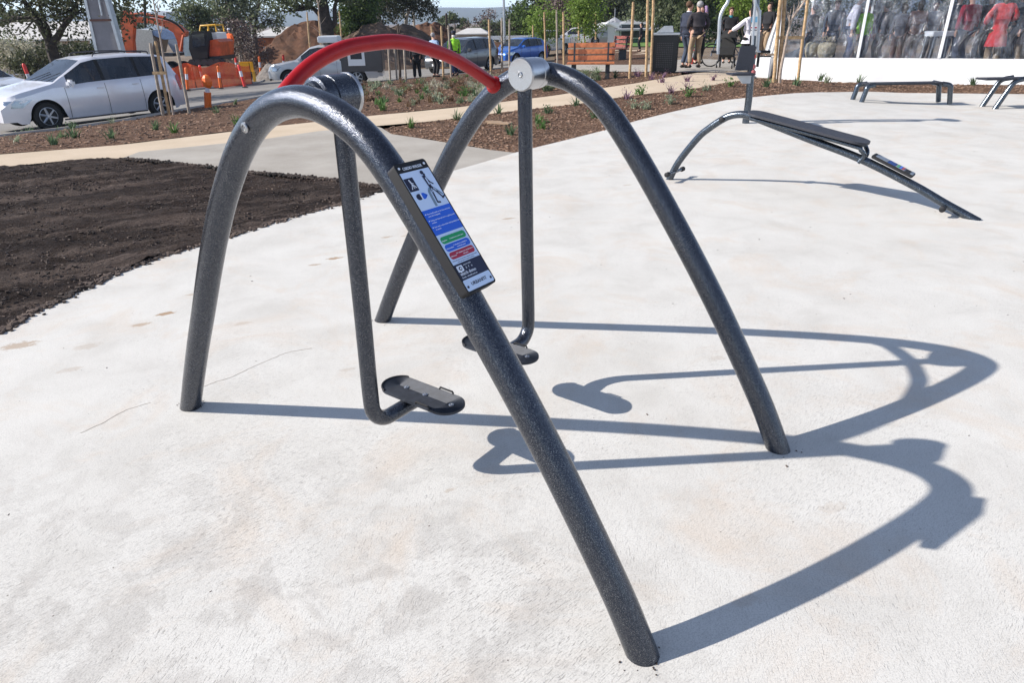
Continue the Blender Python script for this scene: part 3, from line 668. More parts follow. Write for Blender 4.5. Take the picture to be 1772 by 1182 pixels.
# ================================================================== PRESS MACHINE with post
pb=at(1290,213); pm=thing('chest_press_machine','grey exercise machine on a single post with seat, backrest board and two hanging press bars','exercise machine',pb)
def lp(px,py,dy=0): v=atY(px,py,pb.y+dy)-pb; return v
top=lp(1306,-30); 
mb=MB(); mb.tube(spl([(0,0,-.02),lp(1296,169),lp(1299,129),lp(1303,80),lp(1307,20),Vector((top.x+.02,0,2.28))],4),.055,20); mb.build('post','ham2',pm)
mb=MB(); mb.lathe([(.05,0),(.16,.012),(.18,.04),(.16,.06),(.0,.075)],(top.x+.02,0,2.26),(0,0,1),26); mb.build('top_cap','ham2',pm)
for pts_,dy in (([(1260,-32),(1260,0),(1252,14),(1246,30),(1244,60),(1242,93)],-.05),([(1307,-25),(1307,2),(1304,40),(1302,77)],-.17),([(1305,-25),(1306,2),(1312,15),(1314,26),(1312,60),(1310,89)],-.13)):
    mb=MB(); mb.tube(spl([lp(a,b,dy) for a,b in pts_],4),.026 if dy!=-.17 else .02,14); mb.build('press_bar','galv',pm)
mb=MB(); mb.tube([lp(1258,-30,-.05),lp(1307,-30,-.1)],.026,12); mb.build('cross_bar','galv',pm)
for a,b,dy in((1231,1243,-.05),(1310,1333,-.13)):
    mb=MB(); mb.tube([lp(a,89,dy),lp(b,89,dy)],.017,12); h=mb.build('handle','galv',pm)
    e=lp(a if a<1240 else b,89,dy); e2=lp(a+8 if a<1240 else 1316,89,dy); mb=MB(); mb.cyl(e,e2,.021,12); mb.build('grip','black',h)
a=lp(1290,79,-.20);b=lp(1277,121,-.20); cxx=(lp(1290,79,-.2)+lp(1290,121,-.2))/2; hb=abs(a.z-b.z)
mb=MB(); mb.prism([(-.10,hb/2-.01),(-.08,hb/2),(.125,hb/2),(.14,hb/2-.02),(.12,-hb/2),(-.15,-hb/2)],(cxx.x,cxx.y,cxx.z),(1,0,0),(0,.1,1),(0,-1,.1),.03); mb.build('backrest',flat('textured_dark_board',(0,0,0)),pm)
s_=lp(1281,127,-.25); mb=MB(); mb.box((s_.x-.01,s_.y-.05,s_.z),(.36,.34,.03),bev=.01); st=mb.build('seat',flat('textured_dark_board',(0,0,0)),pm)
mb=MB(); mb.prism([(-.06,-.02),(.16,-.02),(.16,-.14),(.04,-.14)],(s_.x,s_.y-.05,s_.z),(1,0,0),(0,0,1),(0,1,0),.06); mb.build('bracket','galv',st)
rp=cloth('counterweight',(.42,.13,.14))
for y_ in(97,115,125): 
    v=lp(1304,y_,-.12); mb=MB(); mb.box((v.x,v.y,v.z),(.05,.08,.07),bev=.012); mb.build('adjuster','redpl' if y_==97 else rp,pm)
v=lp(1312,103,-.12); mb=MB(); mb.box((v.x,v.y,v.z),(.025,.05,.2)); mb.build('strut','black',pm)
t0=lp(1308,17,-.10); t1=lp(1308,61,-.10); hh=abs(t0.z-t1.z); 
mb=MB(); mb.box(((t0+t1)/2),(.12,.02,hh),bev=.004); sb=mb.build('sign_board','whitep',pm)
for f,hf,mm in((.36,.22,flat('sign_sky_blue',(.22,.52,.75),.4)),(.68,.05,sgr),(.78,.03,sgn)):
    mb=MB(); mb.box(t0+Vector((0,-.012,-hh*f)),(.10,.003,hh*hf)); mb.build('sign_panel',mm,sb)
# ================================================================== TWO LOW BENCHES AT THE BACK OF THE PLAZA
def lowbench(name,label,L0,L1,topL,topR,hx):
    a=at(*L0); b=at(*L1); t=thing(name,label,'exercise bench',(a+b)/2,0); c=(a+b)/2
    Y=c.y; tl=atY(topL[0],topL[1],Y)-c; tr=atY(topR[0],topR[1],Y)-c
    mb=MB(); mb.box(((tl.x+tr.x)/2,.0,(tl.z+tr.z)/2),(tr.x-tl.x,.34,.035),bev=.012); mb.build('seat_board',flat('textured_dark_board',(0,0,0)),t)
    for s_,p in((-1,a-c),(1,b-c)):
        for yy in(-.14,.24):
            xt=(tl.x if s_<0 else tr.x)-s_*.06*1; mb=MB()
            zt=tl.z-.03
            pts=[(p.x,yy,-.02),(p.x-s_*hx*.45,yy,zt*.55),(p.x-s_*hx*.8,yy,zt*.9),(p.x-s_*(hx+.12),yy*.8,zt)]
            mb.tube(spl(pts,5),.046,14); mb.build('leg','ham2',t)
    return t
lowbench('low_bench','low grey exercise bench with a flat board standing alone before the marquee skirt',(1489,176),(1629,179),(1497,143),(1631,144),.10)
lowbench('low_bench','taller low grey exercise bench cut off by the right edge of the photo',(1684,181),(1890,190),(1698,133),(1880,136),.30)
# ================================================================== FURNITURE AND STAKES
def stake(b,t,mat='pine',r=.025,name='tree_stake',label='',group='timber stakes around the young trees',Y=None,extra=0,cat='stake'):
    P=at(*b) if Y is None else atY(b[0],b[1],Y); T=atY(t[0],t[1],P.y); v=T-P; v=v*(1+extra)
    n=8; mb=MB(); pts=[Vector((0,0,-.05))]+[v*(i/n)+Vector((random.uniform(-1,1),random.uniform(-1,1),0))*r*.12 for i in range(1,n+1)]
    mb.tube(pts,[r*1.02]+[r*random.uniform(.93,1.05) for _ in range(n-1)]+[r*.8],10)
    o=mb.build(name,mat); o.location=P; return tag(o,label,cat,group)
S=[((282,199),(260,74),'pinegrey','leaning timber stake in front of the white minivan rear wheel, leftmost of three'),
((293,198),(269,71),'pine','leaning timber stake in front of the white minivan, beside the thin sapling stem'),
((327.6,195.5),(305,76),'pinegrey','leaning timber stake just behind the tail of the white minivan'),
((541,139),(531,20),'pine','tall timber stake left of the double stake behind the red grab bar'),
((559,137),(551,19),'pine','tall timber stake beside the pale sapling stem behind the red grab bar'),
((596,131),(587,19),'pine','tall timber stake crossing the left half of the red bar before the dark tree'),
((675.5,139),(672,80),'pinegrey','thin stake seen under the red bar, left of the bare trunk'),
((687,136),(682.5,80),'pinegrey','thin stake seen under the red bar, close against the bare trunk'),
((702.5,141),(699,82),'pinegrey','thin stake seen under the red bar, right of the bare trunk'),
((753,133),(746.6,45),'pine','timber stake left of the person in light blue behind the red bar'),
((767.5,133),(763.6,44),'pine','timber stake right of the person in light blue behind the red bar'),
((781,132),(776,43),'pinegrey','grey timber stake beside the white-haired person in dark purple'),
((850,127),(846,33),'pine','timber stake standing alone right of the person in the lime vest'),
((869,122),(868,30),'pinegrey','timber stake left of the lamp post before the blue hatchback bonnet'),
((881.5,118),(881.5,32),'pinegrey','timber stake right of the lamp post before the blue hatchback door'),
((922.7,104),(922,43),'pine','thin stake before the tail of the blue hatchback'),
((944,112),(942,20),'pine','timber stake before the nose of the white utility vehicle'),
((964.5,114),(963,16.5),'pinegrey','grey timber stake between the white utility vehicle and the timber bench'),
((975.5,118),(975,20),'pine','brown timber stake touching the left end of the timber bench'),
((1089.5,134.6),(1096,2.5),'pine','tall pale timber stake standing alone left of the black bin'),
((1118,133),(1121,0),'pine','tall timber stake at the left edge of the black bin'),
((1126,130),(1131,0),'pine','tall timber stake in front of the black bin lid'),
((1339,142),(1351,-5),'pine','thick timber stake before the marquee corner, left of the pair'),
((1347,142.5),(1358,-1),'pine','thick timber stake before the marquee corner, right of the pair'),
((1380,142),(1397.6,0),'pine','thin leaning timber stake before the first clear marquee bay')]
for i,(b,t,m_,lab) in enumerate(S):
    stake(b,t,m_,(.045 if i in(22,23) else .036 if i>=19 else .04 if i<3 else .045),label=lab,extra=.12 if t[1]<=0 else 0)
for (b,t,lab) in (((1001.7,66),(1001.4,23),'short distant stake left of the pair under the lime sapling'),((1011.5,66),(1011.5,30),'short distant stake under the middle of the lime sapling'),((1031,66),(1031,22),'short distant stake right of the lime sapling above the far car'),((1268,40),(1268.5,9),'distant pale stake under the lime shrub, left of two'),((1272.5,40),(1275,7),'distant pale stake under the lime shrub, right of two')):
    stake(b,t,'pine',.05,label=lab,Y=38)
def rail(a,b,y,lab,dy=0,Ya=None):
    Y=at(*Ya).y if Ya else 20; A=atY(a,y,Y);B=atY(b,y,Y); mb=MB(); mb.box((A+B)/2-A,((B-A).length,.03,.07)); o=mb.build('cross_rail','pine'); o.location=A; tag(o,lab,'cross rail',None)
rail(264,288,126,'short timber rail tying the stakes before the white minivan',Ya=(290,199)); rail(750,779,117,'short timber rail tying the stakes behind the red bar',Ya=(767,133)); rail(1346,1391,64.5,'long timber rail tying the stakes before the marquee',Ya=(1360,142))
def sapling(name,label,b,pts,r,mat='twig',twigs=6,seed=0,leafm=None,nl=0,ls=.05):
    rnd=random.Random(seed); P=at(*b); t=thing(name,label,'young tree',P,0,None)
    Q=[Vector((0,0,-.03))]+[atY(x,y,P.y)-P for x,y in pts]; mb=MB(); path=spl(Q,5); n=len(path); mb.tube(path,[r*(1-.65*i/n) for i in range(n)],9)
    br=[]
    for k_ in range(twigs):
        i=rnd.randint(n//2,n-2); d=Vector((rnd.uniform(-1,1),rnd.uniform(-.5,.5),rnd.uniform(.6,1.6))).normalized(); l=rnd.uniform(.3,.8)
        q=[path[i],path[i]+d*l*.5+Vector((rnd.uniform(-.05,.05),0,.03)),path[i]+d*l]; mb.tube(spl(q,3),[r*.35,r*.3,r*.28,r*.22,r*.2,r*.15,r*.1],5); br.append(q)
    mb.build('stem',mat,t)
    if nl:
        lv=MB()
        for _ in range(nl):
            q=rnd.choice(br); p=q[0].lerp(q[2],rnd.random())+Vector((rnd.gauss(0,.16),rnd.gauss(0,.16),rnd.gauss(0,.16))); leafquad(lv,p,ls*rnd.uniform(.6,1.3),rnd)
        lv.build('foliage',leafm,t,smooth=False,clean=False)
    return t
def leafquad(mb,p,s,rnd,asp=.5,droop=0):
    d=Vector((rnd.gauss(0,1),rnd.gauss(0,1),rnd.gauss(0,1)-droop)); 
    if d.length<.01: d=Vector((1,0,0))
    d.normalize(); a=d.cross(Vector((rnd.gauss(0,1),rnd.gauss(0,1),rnd.gauss(0,1)))).normalized()*s*asp*.5; d=d*s*.5
    k=len(mb.v); mb.v+=[p-d,p+a,p+d,p-a]; mb.f.append((k,k+1,k+2,k+3))
sapling('sapling','thin pale sapling stem between the stakes before the white minivan',(300,198),[(299,190),(288,130),(277,62),(270,26),(262,-20)],.035,seed=1,twigs=4)
sapling('sapling','pale sapling stem with fine bare twigs between the tall stakes behind the red bar',(562,137),[(560,100),(556,60),(551,15),(546,-20)],.045,seed=2,twigs=9)
sapling('sapling','bare reddish trunk of a young tree seen under the red bar',(692,138),[(692,120),(690,100),(688,70),(690,40)],.07,'bark',seed=3)
sapling('sapling','bare branching sapling tied between the stakes at the marquee corner',(1349,143),[(1351,120),(1357,90),(1364,55),(1372,30),(1388,8),(1400,-15)],.04,seed=4,twigs=16)
sapling('sapling','small twiggy sapling standing before the bonnet of the blue hatchback',(866,124),[(868,110),(864,95),(871,80),(868,60)],.025,'bark',seed=5,twigs=10,leafm='gum',nl=60,ls=.07)
# bin
bp=at(1148,126); bn=thing('litter_bin','square black litter bin with perforated side and sloping grey lid on the path','bin',bp,R(-14))
wB=.36
def zat(py,px=1148): return (atY(px,py,bp.y)-bp).z
h1=zat(57)
mb=MB(); mb.box((0,0,h1*.5),(wB*2,wB*2,h1*.93),bev=.03); mb.build('bin_body',flat('black_powder_coat',(.007,.008,.010),.35,.2),bn)
mb=MB(); mb.box((0,0,h1*.985),(wB*2.12,wB*2.12,.05),bev=.012); mb.build('rim','galv',bn)
h2=zat(46); mb=MB(); mb.prism([(-wB*.75,0),(-wB*.2,h2-h1),(wB*.45,h2-h1),(wB*.55,0)],(0,-wB*.7,h1+.025),(1,0,0),(0,0,1),(0,1,0),wB*1.4); mb.build('lid','galv',bn)
pn=MB()
for i in range(9):
    for j in range(12): pn.box((-.2+i*.05,-wB-.003,h1*.18+j*.055),(.028,.012,.03))
pn.build('perforated_panel','grille',bn,smooth=False)
for dx in(-.27,.27):
    for dy in(-.27,.27): mb=MB(); mb.box((dx,dy,h1*.0+.02),(.05,.05,h1*.1)); mb.build('foot','grille',bn)
# timber benches
def tbench(name,label,c,W_,hs,hb,mat,rz,grp=None):
    t=thing(name,label,'bench',c,rz)
    for x in(-W_*.36,W_*.36):
        mb=MB(); mb.box((x,.05,hs*.5-.02),(.12,.40,hs-.03),bev=.01); mb.box((x,-.17,(hs+hb)*.5),(.05,.06,hb-hs+.05),rot=Matrix.Rotation(.12,3,'X')); mb.build('leg_frame','grille',t)
    for i in range(3):
        mb=MB(); mb.box((0,-.24-.02*i,hs+.12+(hb-hs-.16)*i/2),(W_,.035,(hb-hs-.16)/2*.74),bev=.006,rot=Matrix.Rotation(.12,3,'X')); mb.build('back_slat',mat,t)
    for i in range(4):
        mb=MB(); mb.box((0,-.12+.13*i,hs),(W_,.115,.045),bev=.006); mb.build('seat_slat',mat,t)
    return t
bc=atS(1022,122,62); bc.z=terr(bc.x,bc.y)
pxm=F/((bc-CAM).dot(FW))
tbench('park_bench','orange timber park bench with thick dark legs beside the path',bc,80/pxm,27/pxm,57/pxm,'timber',R(172))
c2=atS(1068,96,34); c2.z=terr(c2.x,c2.y); tbench('park_bench','smaller dark red timber bench beyond the orange timber bench',c2,1.5,.5,1.05,'timberred',R(115))
# lamp post and stobie pole
P=at(873.5,94); T=atY(874.4,0,P.y)-P
mb=MB(); mb.tube([(0,0,-.05),(0,0,T.z*.5),(0,0,9)],[.12,.10,.06],14); lpost=thing('lamp_post','slim grey steel street lamp post rising behind the blue hatchback','lamp post',P); mb.build('pole','galv',lpost)
mb=MB(); mb.tube(spl([(0,0,8.9),(.5,0,9.3),(1.4,0,9.4)],4),.04,8); ar=mb.build('arm','galv',lpost); mb=MB(); mb.box((1.6,0,9.38),(.6,.22,.1),bev=.03); mb.build('lamp_head','galv',ar)
P=atY(192,92,27); P.z=terr(P.x,P.y); sp_=thing('power_pole','wide tapering grey concrete and steel power pole behind the white minivan','power pole',P)
wb=(atY(211,90,27)-atY(175,90,27)).x; wt=(atY(183,0,27)-atY(158,0,27)).x; zt=(atY(180,0,27)-P).z; zb=(atY(190,90,27)-P).z
mb=MB(); sl=(wt-wb)/(zt-zb); wg=wb-sl*zb; wtop=max(.2,wb+sl*(10-zb))
mb.prism([(-wg/2,0),(wg/2,0),(wtop/2,10),(-wtop/2,10)],(0,-.1,0),(1,0,0),(0,0,1),(0,1,0),.2); pb_=mb.build('pole','stobie',sp_,smooth=False)
for s_ in(-1,1):
    mb=MB(); mb.prism([(s_*wg/2-.05,0),(s_*wg/2+.05,0),(s_*wtop/2+.05,10),(s_*wtop/2-.05,10)],(0,-.14,0),(1,0,0),(0,0,1),(0,1,0),.28); mb.build('steel_channel','galv',sp_,smooth=False)
zc=(atY(185,34,27)-P).z; mb=MB(); mb.box((0,-.13,zc),(wb*.9+.1,.03,.07)); mb.build('clamp_band',flat('rusty_band',(.10,.045,.035),.8),sp_)
mb=MB(); mb.tube([(.12,-.18,zc+.15),(.2,-.18,zt+1)],.03,8); mb.build('conduit','galv',sp_)
P=atY(250,20,40); stake((251,45),(250,-20),'barkdark',.07,'service_pole','thin dark pole rising behind the excavator boom',None,40,1.0,'pole')
stake((773,46),(772.5,22),'barkdark',.08,'service_pole','thin dark pole between the far mound and the stakes',None,50,0,'pole')
# ================================================================== BOLLARDS, BARRIERS
BO=[((325,156),(321.5,116),'orange','orange bollard with white band at the left end of the orange mesh'),((353,150),(345,112),'redpl','leaning red bollard, second along the orange mesh'),((382,153),(377,113),'orange','orange bollard with white band before the middle of the mesh'),((412,135),(407,97),'redpl','upright red bollard with white band behind the yellow barrier'),((424,151),(412.5,111),'redpl','strongly leaning red bollard before the yellow barrier'),((452,135),(448,96),'orange','orange bollard standing alone on the far road edge'),((492,131),(490,94),'redpl','red bollard partly hidden by the silver service vehicle'),((52,131),(40,109),'redpl','small red bollard leaning behind the white minivan bonnet')]
for b,t,m_,lab in BO:
    P=at(*b) if b[0]!=52 else g(*atS(52,131,38).xy); T=atY(t[0],t[1],P.y); v=T-P; o=thing('bollard',lab,'bollard',P,0,'temporary road bollards along the works'); r=.075
    mb=MB(); mb.tube([Vector((0,0,0)),v*.48],r,14); mb.build('post',m_,o)
    mb=MB(); mb.tube([v*.48,v*.72],r*1.01,14); mb.build('reflective_band','band',o)
    mb=MB(); mb.tube([v*.72,v*.93,v*.98,v],[r,r,r*.8,r*.4],14); mb.build('top','orange' if m_=='orange' else 'redpl',o)
    mb=MB(); mb.lathe([(.17,0),(.16,.04),(.09,.06)],(0,0,0),(0,0,1),12); mb.build('base','rubber',o)
P=at(360,186); T=atY(358,132,P.y)-P; o=thing('bollard','single orange marker with a bunched orange top at the mulch edge','bollard',P)
mb=MB(); mb.tube([Vector((0,0,0)),T*.5],.10,10); mb.build('post','orange',o); mb=MB(); mb.tube([T*.5,T*.68],.06,10); mb.build('reflective_band','band',o); mb=MB(); mb.ball(T*.84,(.15,.13,.20),8,6); mb.build('top','orange',o,smooth=False)
FP=[at(303,153),at(340,152),at(385,150),at(437,145)]
o=thing('safety_fence','sagging orange safety mesh fence strung between bollards along the road works','fence',FP[0])
mb=MB(); vs=[];n=24
for i in range(n+1):
    u=i/n*3; k=min(2,int(u)); p=FP[k].lerp(FP[k+1],u-k); ztop=(atY(300+136*i/n,118-9*math.sin(u*2.2)**2*1-4*i/n,p.y)).z
    for j in range(4): vs.append(p-FP[0]+Vector((0,.06*math.sin(i*1.9+j),(ztop-p.z)*j/3)))
mb.add(vs,[(i*4+j,(i+1)*4+j,(i+1)*4+j+1,i*4+j+1) for i in range(n) for j in range(3)]); mb.build('mesh_net','mesh',o)
for k in range(4): 
    mb=MB(); mb.tube([FP[k]-FP[0],FP[k]-FP[0]+Vector((0,0,1.25))],.02,6); mb.build('picket','barkdark',o)
P=at(427,143); P.y+=1.0; P.z=terr(P.x,P.y); a=atY(413,106,P.y)-P; b=atY(437,106,P.y)-P
o=thing('barrier','yellow plastic barrier board at the right end of the orange mesh','barrier',P); mb=MB(); mb.box(((a.x+b.x)/2,0,a.z*.74),(b.x-a.x,.06,a.z*.5),bev=.03); mb.build('board','yellow',o)
for s_ in(a.x*.8,b.x*.8): mb=MB(); mb.box((s_,0,a.z*.25),(.06,.4,a.z*.5)); mb.build('foot','yellow',o)
# ================================================================== MOUNDS
def mound(name,label,px,py_top,halfpx,Y,mat,seed,base=None,sk=0):
    c=atY(px,py_top,Y); z0=terr(c.x,Y)-.3; h_=c.z-z0; r=(atY(px+halfpx,60,Y)-atY(px,60,Y)).x; mb=MB(); n=40; m=22; vs=[]
    for j in range(m+1):
        for i in range(n):
            t=2*PI*i/n; q=j/m; rr=r*q*(1+.14*noise.noise(Vector((math.cos(t)*1.4,math.sin(t)*1.4,seed))))
            x=math.cos(t)*rr; y=math.sin(t)*rr*.8; pr=max(0,1-q)**.85*(1-.25*math.exp(-(q*6)**2)); 
            z=h_*(pr+.10*noise.noise(Vector((x*.45,y*.45,seed)))*(1-q*q)+(.07*noise.noise(Vector((x*1.1,y*1.1,seed+5)))+.05*noise.noise(Vector((x*2.2,y*2.2,seed+6))))*(1-q**4)+.03*noise.noise(Vector((x*5,y*5,seed+8)))*(1-q**4))
            vs.append((x+sk*pr,y,z))
    mb.add(vs,[(j*n+i,j*n+(i+1)%n,(j+1)*n+(i+1)%n,(j+1)*n+i) for j in range(m) for i in range(n)])
    o=mb.build(name,mat,smooth=False); o.location=(c.x,Y,z0); tag(o,label,'dirt mound',None)
mound('dirt_mound','large red-brown dirt mound between the orange brick house and the dark tree',556,14,160,58,'mound',1)
mound('dirt_mound','grey-brown dirt mound behind the top of the red bar',664,22,150,55,'moundg',2)
mound('dirt_mound','red-brown dirt mound right of the grey-brown one, below the gum trees',738,24,90,75,'mound',3)
mound('dirt_mound','low dark spoil heap on the works site behind the orange mesh',400,84,95,58,'moundg',4)
mound('dirt_mound','small grey gravel heap between the bollards and the silver service vehicle',470,100,42,50,flat('grey_gravel',(.20,.18,.165),.95,0,.3,5),5)
mound('dirt_mound','low weedy earth bank beyond the parked dark wagon and blue hatchback',850,64,85,62,'mound',6)
# ================================================================== TREES
def tree(name,label,base,limbs,blobs,nleaf,ls,mat,bark='bark',r0=.2,seed=0,droop=.6,group=None,nclump=26,hollow=.55,cat='tree',sub=5):
    # limbs: list of paths (local points) ; blobs: (centre, radii)
    rnd=random.Random(seed); t=thing(name,label,cat,base,0,group); mb=MB(); ends=[]
    for path,ra,rb in limbs:
        q=spl([Vector(p)+Vector((rnd.uniform(-.1,.1),rnd.uniform(-.1,.1),0))*(i>0)*ra*2 for i,p in enumerate(path)],5); n=len(q); mb.tube(q,[ra+(rb-ra)*i/(n-1) for i in range(n)],9)
    vol=sum(b[1][0]*b[1][2] for b in blobs)
    lv=MB()
    for (c,rad) in blobs:
        c=Vector(c); share=int(nleaf*rad[0]*rad[2]/vol); K=max(5,int(nclump*math.sqrt(rad[0]*rad[2]/vol*len(blobs)))); cl=[]
        # branch from the nearest limb point
        best=min((Vector(p) for path,_,_ in limbs for p in path),key=lambda p:(p-c).length+(.4*max(0,p.z-c.z)))
        for k in range(K):
            th=rnd.uniform(0,2*PI); ph=math.acos(rnd.uniform(-1,1)); q=hollow+(1-hollow)*rnd.random()**.6
            p=c+Vector((rad[0]*math.sin(ph)*math.cos(th),rad[1]*math.sin(ph)*math.sin(th),rad[2]*math.cos(ph)))*q*(1+.18*rnd.gauss(0,1)); cl.append((p,rnd.uniform(.16,.34)*min(rad[0],rad[2])**.6*1.15))
            if k<sub*3: 
                m_=best.lerp(p,.5)+Vector((rnd.gauss(0,1),rnd.gauss(0,1),rnd.gauss(0,.6)))*.08*(p-best).length; rr=limbs[0][1]*.16
                mb.tube(spl([best,m_,p],4),[rr*(1-i/9.) for i in range(9)],5)
        for i in range(share):
            p,s=cl[rnd.randrange(K)]; x=Vector((rnd.gauss(0,1),rnd.gauss(0,1),rnd.gauss(0,.7)))*s
            leafquad(lv,p+x,ls*rnd.uniform(.55,1.35),rnd,.5,droop)
    mb.build('trunk',bark,t); lv.build('crown',mat,t,smooth=False,clean=False); return t
def tp(base,px,py,dy=0): return atY(px,py,base.y+dy)-base
def gb(px,s_,py=60,Y=None):
    P=atY(px,py,Y); P.z=terr(P.x,P.y)-.05; return P
# large tree behind the minivan
b=gb(97,0,100,30.)
T=lambda x,y,d=0: tp(b,x,y,d)
tree('street_tree','large dark spreading tree with forked trunk behind the white minivan',b,[([(0,0,0),T(93,95),T(88,75)],.24,.20),([T(88,75),T(75,50),T(62,30),T(45,8),T(30,-25)],.17,.07),([T(88,76),T(100,62),T(110,45),T(128,20),T(140,-20)],.15,.06),([T(88,75),T(84,50),T(72,25),T(70,-10)],.08,.04),([T(104,58),T(115,62),T(118,55)],.04,.02)],
 [(T(78,4),(2.3,2.2,.95)),(T(120,12),(3.0,2.5,1.5)),(T(165,8),(2.2,2.0,1.1)),(T(110,-40),(5,3.5,1.7)),(T(20,-40),(4,3,1.5)),(T(0,32,2),(.5,.8,.7))],8600,.15,'dark','barkdark',seed=3,nclump=40,droop=.9)
def simple(name,label,px,Y,cr,mat,bark='bark',n=3200,ls=.3,seed=1,base_py=75,trunk_px=None,group=None,droop=.6,multi=1,low=.35,r0=.25,cat='tree',nclump=26):
    # crown given by (px,py,rx,rz) in metres list
    b=gb(px,0,base_py,Y); limbs=[([(0,0,0)]+[tp(b,*q) for q in (trunk_px or [(px,base_py-25)])],r0,r0*.45)]
    for c in cr[1:multi+1]: limbs.append(([limbs[0][0][-1],tp(b,c[0],c[1])],r0*.5,r0*.2))
    return tree(name,label,b,limbs,[(tp(b,c[0],c[1]),(c[2],c[2]*.85,c[3])) for c in cr],n,ls,mat,bark,r0,seed,droop,group,nclump=nclump,cat=cat)
simple('gum_tree','small grey-green gum tree behind the excavator boom',332,55,[(332,33,1.3,1.2),(345,44,1.0,.9),(322,27,.8,.7)],'gum',n=2600,ls=.22,seed=11,nclump=20)
simple('gum_tree','tall pale gum tree with a full crown right of the excavator',385,60,[(372,14,1.7,2.0),(397,4,1.8,1.7),(384,48,1.4,1.8),(408,34,1.0,1.3),(388,-25,2.4,2.0)],'gumpale',n=7500,ls=.24,seed=12,r0=.3,multi=3)
simple('gum_tree','open grey gum tree above the orange brick house roof',440,66,[(438,8,1.6,.9),(462,34,1.5,.8),(432,36,1.0,.9),(452,-18,2.2,1.2),(478,44,.8,.5)],'gumpale',n=2600,ls=.26,seed=13,r0=.25,multi=3)
b=gb(405,0,100,46.); simple('bare_tree','leafless grey tree behind the worker in orange',415,52,[(412,75,1.4,1.8),(428,85,1.2,1.5),(408,58,.9,.9)],'bare',bark='barkpale',n=3000,ls=.18,seed=14,base_py=108,droop=0)
b=gb(564,0,85,52.); T=lambda x,y,d=0: tp(b,x,y,d)
tree('gum_tree','dark forked gum tree growing beside the large red-brown mound',b,[([(0,0,0),T(566,50),T(560,25),T(556,-10),T(558,-40)],.5,.25),([T(562,40),T(550,22),T(535,5),T(520,-15)],.18,.08),([T(566,52),T(578,38),T(580,10),T(590,-12)],.22,.09),([T(556,20),T(540,14),T(525,16)],.10,.04)],
 [(T(520,0),(1.8,1.6,.7)),(T(496,10),(1.1,1.2,.5)),(T(548,-20),(2.2,2,1.0)),(T(588,-16),(1.5,1.6,1.0)),(T(515,-25),(2.4,2.2,1.0))],3000,.26,'gum','barkdark',seed=15,nclump=24)
simple('bushy_tree','dense dark olive tree between the mounds behind the red bar',612,56,[(607,20,1.3,2.1),(622,8,1.5,2.1),(603,45,.9,1.2),(630,28,1.1,1.5),(615,-25,2.2,1.8)],'cyp',n=11000,ls=.24,seed=16,base_py=80,nclump=34)
simple('gum_tree','pale trunked gum tree behind the grey-brown mound, left of two',662,64,[(655,2,1.7,1.0),(672,18,1.1,.9),(668,-20,2.6,1.4),(648,26,1.0,.8)],'dark',bark='barkpale',n=3400,ls=.26,seed=17,base_py=70,trunk_px=[(657,40),(655,15),(665,-10)],multi=3,r0=.22)
simple('gum_tree','gum tree with pale forked trunks above the right end of the dirt mounds',705,66,[(700,14,1.3,1.0),(720,-4,1.5,.8),(690,-12,2.2,1.2),(750,19,.5,.7),(745,4,.6,.45),(728,22,.5,.5)],'dark',bark='barkpale',n=3300,ls=.26,seed=18,base_py=60,trunk_px=[(703,40),(708,18),(716,0)],multi=5,r0=.2)
simple('gum_tree','thin pale gum stem standing between the far mounds',716,70,[(716,-10,1.5,.9)],'dark',bark='barkpale',n=700,ls=.26,seed=19,base_py=60,trunk_px=[(716,30),(715,5),(716,-12)],r0=.14)
simple('bush','low round green tree before the hills left of the pale roofed house',787,120,[(787,38,3.0,1.0)],'gum',n=1500,ls=.5,seed=20,base_py=60,r0=.2,cat='tree',nclump=18)
simple('bare_tree','leafless purple-grey tree before the hills, left of the lamp post',835,116,[(828,46,2.4,1.5),(848,38,1.8,1.6),(845,56,2.4,1.2)],'bare',bark='barkpale',n=2000,ls=.32,seed=21,base_py=66,droop=0,r0=.22)
simple('bush','wide low olive green tree behind the pale roofed house',862,114,[(850,52,2.6,1.4),(885,48,2.6,1.6)],'gum',n=3200,ls=.4,seed=22,base_py=66,r0=.2)
simple('cypress','dark pointed conifer left of the yellow-green conifer',905,80,[(903,42,1.6,1.9),(897,52,1.6,1.4)],'dark',n=3600,ls=.3,seed=23,base_py=66,nclump=30)
simple('cypress','yellow-green conifer between the two dark conifers',915,78,[(911,34,1.3,1.8),(911,50,1.7,1.4)],'cyp',n=3200,ls=.3,seed=24,base_py=66,nclump=30)
simple('cypress','dark narrow conifer right of the yellow-green one',924,82,[(922,26,1.3,2.2),(922,46,1.8,1.9)],'dark',n=3600,ls=.3,seed=25,base_py=66,nclump=30)
simple('young_tree','yellow-green young tree beside the grey stake and dark conifer',944,52,[(945,30,.9,1.0),(932,44,.9,1.0),(952,45,.9,1.1)],'lime',n=2600,ls=.18,seed=26,base_py=72,r0=.07)
simple('bare_tree','leafless reddish round tree behind the bench',980,72,[(978,34,2.2,2.2),(985,14,1.7,1.4),(968,50,1.4,1.3)],'bare',n=5200,ls=.25,seed=27,base_py=70,droop=0,r0=.2)
simple('young_tree','light green leafy young tree supported by short stakes behind the orange bench',1012,36,[(1016,12,.85,.85),(1008,34,.6,.7),(1022,36,.55,.6),(1002,8,.5,.6),(1018,-15,.9,.8),(1020,52,.35,.4)],'lime',n=4200,ls=.13,seed=28,base_py=76,r0=.05,nclump=30)
rr=random.Random(5)
